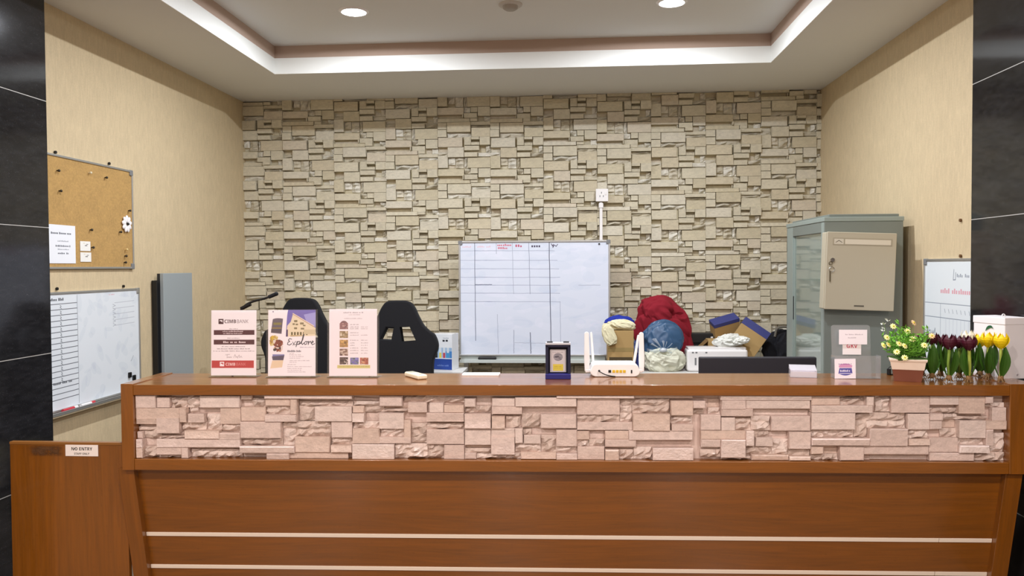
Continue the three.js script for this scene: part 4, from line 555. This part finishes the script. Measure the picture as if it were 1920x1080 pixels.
{ // mobile whiteboard in front of the stone wall
  const d = 6.1, a = onZ(860, 452, d), b = onZ(1144, 450, d), c = onZ(1143, 668, d), w = b.x - a.x, h = (a.y + b.y) / 2 - c.y, t = thing('mobile_whiteboard', 'large whiteboard on a metal stand ruled with a faded table', 'whiteboard', [(a.x + b.x) / 2, 0, -d], .004), y0 = c.y, T = .018, e = .014;
  mesh('surface', bx(-w / 2 + e, w / 2 - e, y0 + e, y0 + h - e, -.004, T - .008, 0), M.whitePlastic, t);
  for (const [q, r, s, u] of [[-w / 2, w / 2, y0 + h - e, y0 + h], [-w / 2, w / 2, y0, y0 + e], [-w / 2, -w / 2 + e, y0 + e, y0 + h - e], [w / 2 - e, w / 2, y0 + e, y0 + h - e]]) mesh('frame_bar', bx(q, r, s, u, -.008, T, .003), M.alu, t);
  for (const k of [-1, 1]) mesh('corner_cap', bx(k * w / 2 - (k > 0 ? .03 : .002), k * w / 2 + (k > 0 ? .002 : .03), y0 + h - .03, y0 + h + .002, -.009, T + .001, .004), M.plasticGrey, t);
  const g = new THREE.PlaneGeometry(w - 2 * e, h - 2 * e); g.translate(0, y0 + h / 2, T - .0074);
  mesh('writing', g, phy(0xffffff, .3, { clearcoat: .3, clearcoatRoughness: .3, map: canvasTex(1560, 1200, (x, W, Hh) => {
    x.fillStyle = '#dbe3f2'; x.fillRect(0, 0, W, Hh); const X = (u) => (u - 863) / (1140 - 863) * W, Y = (v) => (v - 455) / (666 - 455) * Hh;
    for (let k = 0; k < 130; k++) { x.fillStyle = rnd() > .5 ? 'rgba(176,190,224,.10)' : 'rgba(240,244,252,.14)'; x.beginPath(); x.ellipse(rnd() * W, rnd() * Hh, 30 + rnd() * 140, 10 + rnd() * 50, rnd() * .6 - .3, 0, 7); x.fill(); }
    const rough = (x0, y0, x1, y1, c, lw) => { const n = 14, p = []; for (let i = 0; i <= n; i++) p.push([x0 + (x1 - x0) * i / n + rr(-1.5, 1.5), y0 + (y1 - y0) * i / n + rr(-1.5, 1.5)]); pen(x, p, c, lw); };
    for (const [v, e2] of [[470, 1040], [488, 1045], [504, 1048], [520, 1050], [535, 1050], [550, 1050], [566, 1050]]) { rough(X(863), Y(v), X(930), Y(v + .3), '#9aa4be', 4); rough(X(890), Y(v), X(e2), Y(v + 1), '#8f98b2', 4); }
    rough(X(890), Y(534), X(922), Y(534), '#6a7084', 6); rough(X(1085), Y(536), X(1125), Y(536), '#a8b0c4', 5);
    rough(X(890), Y(456), X(891), Y(640), '#646a80', 6); rough(X(931), Y(456), X(931), Y(476), '#8c94aa', 4); rough(X(961), Y(456), X(963), Y(552), '#9aa2b8', 4); rough(X(992), Y(456), X(994), Y(552), '#8a92a8', 5); rough(X(1030), Y(456), X(1033), Y(650), '#5f6478', 8); rough(X(1050), Y(566), X(1051), Y(650), '#9aa2b8', 4);
    rough(X(932), Y(590), X(934), Y(664), '#a0a8bc', 4); rough(X(963), Y(620), X(963), Y(664), '#8c94aa', 5); rough(X(994), Y(625), X(995), Y(664), '#6a7084', 8); rough(X(965), Y(644), X(1030), Y(645), '#a8b0c4', 4);
    scrawl(x, X(933), Y(457.5), X(958) - X(933), 30, '#d0647a', 14); scrawl(x, X(934), Y(463.5), X(956) - X(934), 28, '#d0647a', 13); scrawl(x, X(967), Y(459), X(980) - X(967), 40, '#c05a78', 16); scrawl(x, X(997), Y(459), X(1016) - X(997), 40, '#3c3450', 18); pen(x, [[X(1034), Y(458)], [X(1036), Y(462)], [X(1038), Y(459)], [X(1037), Y(465)], [X(1040), Y(460)], [X(1043), Y(463)], [X(1046), Y(459)]], '#4a4460', 7); scrawl(x, X(867), Y(461), 90, 26, '#e6c4d2', 10); scrawl(x, X(895), Y(461), 150, 26, '#e6c4d2', 10);
  }) }), t);
  const q = mesh('pen_tray', merge([bx(-w / 2 + .01, w / 2 - .04, y0 - .045, y0 - .038, -.004, .07, .001), bx(-w / 2 + .01, w / 2 - .04, y0 - .038, y0 - .02, .064, .07, .001), bx(-w / 2 + .01, w / 2 - .04, y0 - .045, y0, -.004, .003, .001)]), std(0xc4ccc8, .5), t);
  for (const k of [-1, 1]) { mesh('stand_leg', bx(k * (w / 2 - .05) - .018, k * (w / 2 - .05) + .018, 0.05, y0 + h * .6, -.036, -.008, .004), M.alu, t); mesh('stand_foot', bx(k * (w / 2 - .05) - .02, k * (w / 2 - .05) + .02, 0.03, .055, -.12, .05, .006), M.alu, t); for (const z of [-.1, .03]) { const c = new THREE.CylinderGeometry(.02, .02, .02, 12); c.rotateZ(Math.PI / 2); c.translate(k * (w / 2 - .05), .02, z); mesh('caster', c, M.black, t); } }
  mesh('stand_crossbar', bx(-w / 2 + .06, w / 2 - .06, .3, .33, -.034, -.012, .004), M.alu, t);
  const pt = new THREE.CylinderGeometry(.007, .007, .006, 12); pt.rotateX(Math.PI / 2); pt.translate(w / 2 - .083, y0 + h - .03, T - .005); mesh('magnet_dot', pt, M.black, t);
  const m = onZ(913.5, 671, d - .04), er = thing('board_eraser', 'black felt board eraser on the tray of the large whiteboard', 'eraser', [m.x, y0 - .038, -d + .035]); mesh('grip', bx(-.07, .07, .014, .034, -.02, .02, .008), M.black, er); mesh('felt', bx(-.068, .068, 0, .015, -.02, .02, .002), std(0x2a2a30, .95), er);
}
{ // power socket and its conduit
  const a = onZ(1117, 355, 6.25), b = onZ(1140, 378, 6.25), w = b.x - a.x, t = thing('wall_socket', 'white surface power socket on the stone wall above the whiteboard', 'socket', [(a.x + b.x) / 2, b.y, -6.262]), h = a.y - b.y; mesh('back_box', bx(-w / 2, w / 2, 0, h, 0, .035, .004), M.whitePlastic, t); mesh('face_plate', bx(-w / 2 - .001, w / 2 + .001, -.001, h + .001, .034, .044, .004), M.whitePlastic, t);
  for (const [x, y] of [[-.004, .066], [-.016, .04], [.01, .04]]) mesh('socket_slot', bx(x - .003, x + .003, y - .007, y + .007, .042, .0446, 0), M.plasticGrey, t); mesh('switch_rocker', bx(.02, .034, .05, .072, .043, .048, .002), M.whitePlastic, t);
  const c = onZ(1127, 445, 6.25), p = thing('cable_conduit', 'white cable conduit running down from the wall socket', 'conduit', [c.x, 0, -6.24]); mesh('pipe', bx(-.012, .012, 1.6, b.y - .004, -.02, .006, .005), M.whitePlastic, p); mesh('coupler', bx(-.018, .018, b.y - .05, b.y - .012, -.022, .012, .005), M.whitePlastic, p);
}
// tables along the back wall
function table(x0, x1, y, z0, z1, label) { const t = thing('side_table', label, 'table', [(x0 + x1) / 2, 0, z1]), w = x1 - x0, d = z1 - z0; mesh('table_top', bx(-w / 2, w / 2, y - .025, y, -d, 0, .003), std(0xd9d8d4, .5), t); for (const k of [-1, 1]) for (const z of [-d + .03, -.03]) mesh('leg', bx(k * (w / 2 - .03) - .018, k * (w / 2 - .03) + .018, 0, y - .025, z - .018, z + .018, .003), M.alu, t); mesh('apron', bx(-w / 2 + .05, w / 2 - .05, y - .1, y - .025, -d + .02, -d + .035, .002), std(0x3a3a3c, .7), t); }
const TH = .838, LT = onZ(868, 690, 5.75).x;
table(-1.5, LT, TH, -6.02, -5.74, 'white-topped table under the ink bottle box'); table(.3, 1.62, TH, -6.22, -5.72, 'white-topped table under the red cloth and cardboard boxes');
{ const d = 5.86, a = onZ(812, 626, d), b = onZ(848, 690, d), w = b.x - a.x + .012, h = a.y - TH, t = thing('ink_box', 'white and blue ink bottle carton beside the large whiteboard', 'box', [(a.x + b.x) / 2, TH, -d], -.28);
  mesh('carton', bx(-w / 2, w / 2, 0, h, -.12, 0, .002), std(0xe8ecf0, .6), t); const g = new THREE.PlaneGeometry(w - .004, h - .004); g.translate(0, h / 2, .0008);
  mesh('print', g, std(0xffffff, .5, { map: canvasTex(300, 500, (x, W, Hh) => { x.fillStyle = '#eaf0f6'; x.fillRect(0, 0, W, Hh); x.fillStyle = '#2a3038'; x.fillRect(150, 80, 36, 26); x.fillRect(200, 78, 36, 26); scrawl(x, 160, 50, 90, 14, '#8a96a4'); x.fillStyle = '#9fc0e0'; x.fillRect(0, 190, W, 160); x.fillStyle = '#26479a'; x.fillRect(0, 345, W, 155); x.fillStyle = '#4a86c8'; x.fillRect(200, 240, 100, 105); ['#20242a', '#e0d060', '#c04a5a', '#3c9ad0'].forEach((c, k) => { x.fillStyle = '#d6e2ee'; x.fillRect(30 + k * 62, 190, 40, 150); x.fillStyle = c; x.fillRect(32 + k * 62, 262, 36, 74); }); x.fillStyle = '#e8f0f8'; x.fillRect(0, 336, W, 12); scrawl(x, 60, 430, 180, 26, '#6a86c8', 14); }) }), t);
  mesh('tape_strip', bx(-w / 2, w / 2, h - .001, h + .0008, -.07, -.05, 0), std(0xb8a888, .5), t); }
// cloth forms: rounded bodies with folded surfaces
function clothBlob(rx, ry, rz, folds, amp, seedOff, profile, detail = 5) {
  const g = new THREE.IcosahedronGeometry(1, detail * 8), p = g.attributes.position, v = V(0, 0, 0);
  for (let i = 0; i < p.count; i++) { v.fromBufferAttribute(p, i); const n = v.clone(); const wx = n3(n.x * 1.7 + seedOff, n.y * 1.7, n.z * 1.7) * .9, f1 = 1 - Math.abs(n3(n.x * folds + seedOff + wx, n.y * folds * .8 - wx, n.z * folds)) * 2.2, f2 = 1 - Math.abs(n3(n.x * folds * 2.1 + seedOff + wx, n.y * folds * 1.7 + 9, n.z * folds * 2.1 + wx)) * 2.2, ridge = f1 * .8 + .2 * f2; const k = 1 + amp * (ridge - .7) * 1.6 + amp * n3(n.x * 1.4 + seedOff, n.y * 1.4, n.z * 1.4); const pr = profile ? profile(n.y) : 1; p.setXYZ(i, n.x * rx * k * pr, Math.max(n.y * ry * k, -ry * .82), n.z * rz * k * pr); }
  g.translate(0, ry * .82, 0); g.computeVertexNormals(); return triUV(g);
}
const smooth = (g) => { const q = new Map(), p = g.attributes.position, n = g.attributes.normal; for (let i = 0; i < p.count; i++) { const k = [p.getX(i), p.getY(i), p.getZ(i)].map((x) => Math.round(x * 1e5)).join(); const a = q.get(k) || [0, 0, 0]; a[0] += n.getX(i); a[1] += n.getY(i); a[2] += n.getZ(i); q.set(k, a); } for (let i = 0; i < p.count; i++) { const a = q.get([p.getX(i), p.getY(i), p.getZ(i)].map((x) => Math.round(x * 1e5)).join()), l = Math.hypot(...a) || 1; n.setXYZ(i, a[0] / l, a[1] / l, a[2] / l); } return g; };
const S6 = 5.95 / F;
{ const q = onZ(1240, 700, 5.98), t = thing('red_cloth_heap', 'heap of crumpled dark red cloth on the table by the stone wall', 'cloth', [q.x + .015, TH, -6.08]); const redM = std(0x8a0f24, .9, { side: THREE.DoubleSide });
  const lo = smooth(clothBlob(53 * S6, 52 * S6, .11, 1.7, .22, 3)); lo.translate(.0, .1, 0); mesh('lower_folds', lo, redM, t); const hi = smooth(clothBlob(44 * S6, 31 * S6, .11, 1.8, .24, 11)); hi.rotateZ(-.22); hi.translate(-.02, .31, .01); mesh('upper_folds', hi, redM, t); const pl = smooth(clothBlob(18 * S6, 56 * S6, .08, 1.8, .2, 23)); pl.rotateZ(.35); pl.translate(.2, .05, .0); mesh('hanging_fold', pl, redM, t); mesh('inner_stack', bx(-.17, .17, 0, .22, -.08, .08, .03), redM, t); }
{ const q = onZ(1249, 699, 5.86), t = thing('tied_plastic_bag', 'clear plastic bag of cream cloth tied in a knot', 'bag', [q.x - .022, TH, -5.85]); const lo = smooth(clothBlob(38.5 * S6, 25 * S6, .1, 3.4, .16, 31)); mesh('cream_contents', lo, std(0xdfe0cc, .85), t);
  const hi = smooth(clothBlob(39 * S6, 37 * S6, .085, 2.6, .1, 41)); hi.translate(0, .1, -.03); mesh('blue_contents', hi, phy(0x35587c, .5, { clearcoat: .3, clearcoatRoughness: .3 }), t, 'blue cloth in the upper bag');
  const out = [], knot = [-.01, .16, .09]; for (let k = 0; k < 9; k++) { const a = Math.PI * (k / 8) * 1.25 - .35 + rr(-.14, .14), r = 38 * S6 * rr(.6, 1), wd = rr(.06, .17); const P = (f, e) => { const b = a + e * wd * (.35 + f * .5), q = f * r; return [knot[0] + Math.cos(b) * q, knot[1] + Math.sin(b) * q * .8 , knot[2] + .012 * Math.sin(f * 3) - .075 * f * f * f + (e ? 0 : .008)]; }; for (let m = 0; m < 6; m++) for (const [e0, e1] of [[-1, 0], [0, 1]]) { const A = P(m / 6, e0), B2 = P(m / 6, e1), C = P((m + 1) / 6, e1), D = P((m + 1) / 6, e0); out.push(...A, ...B2, ...C, ...A, ...C, ...D); } } const g = new THREE.BufferGeometry(); g.setAttribute('position', new THREE.Float32BufferAttribute(out, 3)); triUV(g); g.computeVertexNormals();
  mesh('film_pleats', g, phy(0xe6eef6, .35, { transmission: .72, thickness: 0, side: THREE.DoubleSide }), t); const kn = new THREE.SphereGeometry(.022, 12, 8); kn.scale(1.3, .8, .8); kn.translate(...knot); mesh('knot', kn, phy(0xe8eef2, .3, { transmission: .25, thickness: 0 }), t); }
{ const d = 5.83, a = onZ(1150, 640, d), b = onZ(1185, 690, d), t = thing('packing_box', 'brown cardboard packing box beside the whiteboard with cloth on top', 'box', [(a.x + b.x) / 2 - .02, TH, -d], .0), h = onZ(1165, 618, d).y - TH, w = b.x - a.x + .05; mesh('carton', bx(-w / 2, w / 2, 0, h, -.09, .1, .003), M.card, t); const g = new THREE.PlaneGeometry(w - .02, .075); g.translate(0, .075, .1008); mesh('print', g, std(0xffffff, .8, { map: canvasTex(300, 150, (x, W, Hh) => { x.fillStyle = '#4e4026'; x.fillRect(0, 0, W, Hh); scrawl(x, 24, 40, 250, 44, '#6e5c38', 26); }) }), t); mesh('tape', bx(-w / 2 - .0006, w / 2 + .0006, h * .5, h * .5 + .03, .0985, .1006, 0), std(0x9a8452, .5), t);
  const c = thing('blue_cloth', 'folded royal blue cloth on the packing box', 'cloth', [(a.x + b.x) / 2 - .02, TH + h, -d - .05]); const cg = smooth(clothBlob(.11, .055, .05, 2.4, .12, 51)); mesh('cloth_body', cg, std(0x1c2f9a, .9), c); const sv = thing('patterned_blue_bundle', 'dark blue cloth bundle squeezed between the packing box and plastic bag', 'cloth', [b.x + .035, TH, -d]); const sl = smooth(clothBlob(.036, .12, .05, 2.6, .2, 57)); mesh('cloth_body', sl, std(0x25306e, .9), sv); const sl2 = smooth(clothBlob(.03, .05, .04, 3, .2, 59)); sl2.translate(0, .13, .01); mesh('loose_fold', sl2, std(0x5a6a9e, .9), sv);
  const k = thing('cream_cloth', 'cream knitted cloth draped over the blue cloth and box', 'cloth', [(a.x + b.x) / 2 - .02, TH + h + .003, -d + .05]); const kg = smooth(clothBlob(.105, .04, .05, 2.8, .2, 61)); kg.rotateZ(-.06); mesh('cloth_body', kg, std(0xe2dcba, .95), k); const dr = smooth(clothBlob(.045, .085, .02, 2.5, .2, 67)); dr.rotateZ(.35); dr.translate(-.06, -.1, .078); mesh('hanging_corner', dr, std(0xe2dcba, .95), k); }
{ const d = 5.8, a = onZ(1288, 655, d), w = 112 * d / F, h = a.y - TH, t = thing('white_printer', 'white desktop printer on the table behind the monitor', 'printer', [a.x + w / 2, TH, -d], .0); mesh('housing', bx(-w / 2, w / 2, 0, h, -.15, 0, .02), M.whitePlastic, t); mesh('lid', bx(-w / 2 + .01, w / 2 - .01, h - .001, h + .012, -.14, -.02, .005), M.whitePlastic, t); mesh('side_vent', bx(-w / 2 + .055, -w / 2 + .067, h * .3, h * .62, -.001, .0015, 0), M.plasticGrey, t); for (const x of [.035, .06, .13]) mesh('button', bx(-w / 2 + x, -w / 2 + x + .014, h - .028, h - .018, -.001, .002, .001), M.plasticGrey, t); mesh('badge', bx(-w / 2 + .13, -w / 2 + .165, h - .075, h - .055, -.001, .0015, 0), std(0x4a5058, .5), t);
  const q = onZ(1376, 642, d - .02), k = thing('crumpled_plastic_bag', 'crumpled white plastic bag lying on the white printer', 'bag', [q.x, TH + h + .014, -d - .08]); const g = smooth(clothBlob(.105, .05, .06, 2.9, .34, 71)); g.rotateZ(.12); mesh('bag_body', g, std(0xe6e8e2, .7), k); const g2 = smooth(clothBlob(.06, .026, .06, 3, .3, 77)); g2.rotateZ(.2); g2.translate(.06, .02, .03); mesh('bag_handle', g2, std(0xeceee8, .7), k); }
// cartons with blue edges
function lidBox(label, u, v, d, w, h, dep, rz, ry, rx, group) { const p = onZ(u, v, d), t = thing('shipping_carton', label, 'box', [p.x, p.y, -d], 0, group); t.rotation.set(rx, ry, rz); mesh('carton', bx(-w / 2, w / 2, -h / 2, h / 2, -dep / 2, dep / 2, .003), M.card, t); mesh('blue_band', bx(-w / 2 - .001, w / 2 + .001, h / 2 - h * .24, h / 2 + .001, -dep / 2 - .001, dep / 2 + .001, .002), M.blueCard, t, 'blue printed band'); mesh('flap', bx(-w / 2, w / 2, -h / 2 - .002, -h / 2, -dep / 2, dep / 2, 0), M.cardDark, t); return t; }
lidBox('open brown carton with a blue edge tilted upright against the stone wall', 1359, 611, 6.13, .2, .12, .1, .18, .25, .38);
lidBox('large brown carton with a blue edge leaning diagonally beside the black bag', 1404, 634, 5.98, .21, .23, .07, -.62, -.1, -.12);
{ const d = 6.0, p = onZ(1342, 648, d), t = thing('flat_carton', 'plain brown carton lying behind the white printer', 'box', [p.x, TH, -d - .03], 0), h = onZ(1342, 636, d).y - TH; mesh('carton', bx(-.06, .11, 0, h, -.06, .06, .003), M.card, t); const fl = bx(-.08, 0, 0, .003, -.06, .06, 0); fl.rotateZ(.75); fl.translate(-.06, h - .01, 0); mesh('flap', fl, M.cardDark, t); }
{ const d = 6.15, p = onZ(1318, 627, d), t = thing('black_device', 'flat black device with a small white light behind the cartons', 'device', [p.x, p.y - .045, -d]); mesh('case', bx(-.11, .13, -.02, .055, -.08, .02, .006), M.black, t); mesh('indicator', bx(.055, .072, .018, .03, .018, .0225, .002), M.whitePlastic, t); mesh('riser', bx(-.1, .12, TH - (p.y - .045), -.02, -.07, .01, .004), std(0x161618, .7), t); }
{ const d = 6.1, p = onZ(1452, 664, d), t = thing('black_holdall', 'slumped black holdall bag beside the grey cabinet', 'bag', [p.x + .05, TH, -d]), h = onZ(1452, 620, d).y - TH; const g = smooth(clothBlob(.13, h * .56, .08, 2.6, .14, 91)); mesh('bag_body', g, std(0x0c0e18, .85), t); mesh('carry_handle', tube([[-.06, h * .85, .05], [-.04, h * 1.08, .05], [.05, h * 1.08, .05], [.07, h * .85, .05]], .009), std(0x6a665c, .7), t); for (const [x, y] of [[-.1, .04], [-.06, .03], [-.02, .06]]) mesh('buckle', bx(x - .008, x + .008, y - .012, y + .012, .1, .12, .003), M.chrome, t); }
// steel cabinet with a sliding glass door, key box on its side
{
  const X0 = 1.43, X1 = 1.86, Z1 = -4.62, Z0 = -5.4, Ht = onZ(1600, 405, 4.62).y, t = thing('steel_cabinet', 'tall grey steel cabinet with a sliding glass door by the right wall', 'cabinet', [(X0 + X1) / 2, 0, (Z0 + Z1) / 2]), w = (X1 - X0) / 2, d = (Z1 - Z0) / 2, G = std(0x7a827c, .45, { metalness: .15 }), GL = std(0x94a09a, .42, { metalness: .15 });
  mesh('side_panel', bx(-w, w, .03, Ht - .03, d - .012, d, .003), G, t); mesh('side_panel', bx(-w, w, .03, Ht - .03, -d, -d + .012, .003), G, t); mesh('rear_panel', bx(w - .01, w, .03, Ht - .03, -d + .012, d - .012, .001), G, t); mesh('bottom_panel', bx(-w, w, 0, .06, -d, d, .003), G, t);
  mesh('top_panel', bx(-w - .004, w + .004, Ht - .03, Ht - .004, -d - .004, d + .004, .004), GL, t); mesh('top_cap', bx(-w + .03, w - .015, Ht - .004, Ht + .012, -d + .02, d - .02, .004), G, t);
  mesh('front_post', bx(-w, -w + .03, .06, Ht - .03, d - .06, d - .012, .002), GL, t); mesh('front_post', bx(-w, -w + .03, .06, Ht - .03, -d + .012, -d + .14, .002), GL, t); mesh('track', bx(-w, -w + .03, Ht - .09, Ht - .03, -d + .14, d - .06, .002), G, t); mesh('track', bx(-w, -w + .03, .06, .1, -d + .14, d - .06, .002), G, t);
  for (let k = 1; k < 5; k++) mesh('shelf', bx(-w + .05, w - .012, .06 + k * .36, .075 + k * .36, -d + .014, d - .014, .001), GL, t);
  const dr = mesh('glass_door', bx(-w + .012, -w + .017, .1, Ht - .09, -d + .12, d - .06, 0), phy(0xd5e2da, .06, { transmission: .75, thickness: 0, ior: 1.6 }), t, 'greenish sliding glass pane'); mesh('door_stile', bx(-w + .008, -w + .022, .1, Ht - .09, -d + .12, -d + .15, .002), GL, dr); mesh('finger_pull', bx(-w + .003, -w + .01, 1.25, 1.4, -d + .128, -d + .142, .002), M.black, dr);
  const kc = onZ(1613, 509, 4.53), kb = thing('key_box', 'beige metal key box with a dangling key hung crooked on the cabinet', 'key box', [kc.x, kc.y, -4.618]); kb.rotation.z = -.035; const W = .375, Hh = .425, D = .085, K = std(0xb6ae98, .5);
  mesh('case', bx(-W / 2, W / 2, -Hh / 2, Hh / 2, .002, D - .015, .005), K, kb); const door = mesh('door', bx(-W / 2 + .004, W / 2 + .002, -Hh / 2 - .002, Hh / 2 + .002, D - .014, D, .004), K, kb); mesh('label_frame', bx(-W / 2 + .035, W / 2 - .022, Hh / 2 - .07, Hh / 2 - .03, D - .001, D + .002, .001), std(0xa59c86, .5), door); mesh('label_card', bx(-W / 2 + .1, W / 2 - .03, Hh / 2 - .064, Hh / 2 - .037, D + .0018, D + .0028, 0), std(0xd8d0bc, .7), door); mesh('label_emblem', bx(-W / 2 + .042, -W / 2 + .092, Hh / 2 - .065, Hh / 2 - .036, D + .0018, D + .0028, 0), std(0xcfc8b6, .7), door); const rf = new THREE.Shape(); rf.moveTo(-.02, 0); rf.lineTo(0, .014); rf.lineTo(.02, 0); rf.lineTo(.016, -.001); rf.lineTo(0, .009); rf.lineTo(-.016, -.001); mesh('roof_mark', new THREE.ShapeGeometry(rf).translate(-W / 2 + .067, Hh / 2 - .056, D + .0032), std(0x6f6656, .7), door);
  mesh('maker_strip', bx(-.025, .028, -Hh / 2 + .018, -Hh / 2 + .026, D, D + .0012, 0), std(0x5a5448, .6), door);
  const lk = new THREE.CylinderGeometry(.011, .011, .014, 16); lk.rotateX(Math.PI / 2); lk.translate(-W / 2 + .035, .06, D + .004); mesh('lock', lk, M.chrome, door);
  const ks = thing('key_ring', 'small key ring with keys hanging from the beige key box lock', 'keys', [kc.x - W / 2 + .033, kc.y + .035, -4.618 + D + .008]); const rg = new THREE.TorusGeometry(.014, .0018, 8, 20); rg.translate(0, -.022, .0); mesh('split_ring', rg, M.chrome, ks); mesh('key_bow', new THREE.TorusGeometry(.009, .002, 6, 16).translate(-.006, .012, 0), std(0x6a6048, .4, { metalness: .7 }), ks); mesh('key_blade', bx(-.012, -.006, -.09, -.03, -.001, .001, 0), std(0x6a6048, .4, { metalness: .7 }), ks);
}
{ const a = onZ(1917, 1010, 3.5), t = thing('loose_cables', 'thin white cables hanging between the counter end and the black pillar', 'cables', [a.x + .012, 0, -3.5]);
  mesh('cable', tube([[0, .02, 0], [-.012, .3, .02], [.004, .48, 0], [-.014, .58, .01], [.01, .66, 0]], .0025, 30), M.whitePlastic, t); mesh('cable', tube([[.012, .02, .01], [.002, .22, 0], [-.012, .4, .02], [.012, .52, 0], [.012, .7, 0]], .0025, 30), M.whitePlastic, t); mesh('plug', bx(-.012, .012, 0, .03, -.012, .012, .004), M.whitePlastic, t); }
scene.traverse((o) => { if (o.isMesh) { o.castShadow = true; o.receiveShadow = true; } });
//@@END
renderer.render(scene, camera);
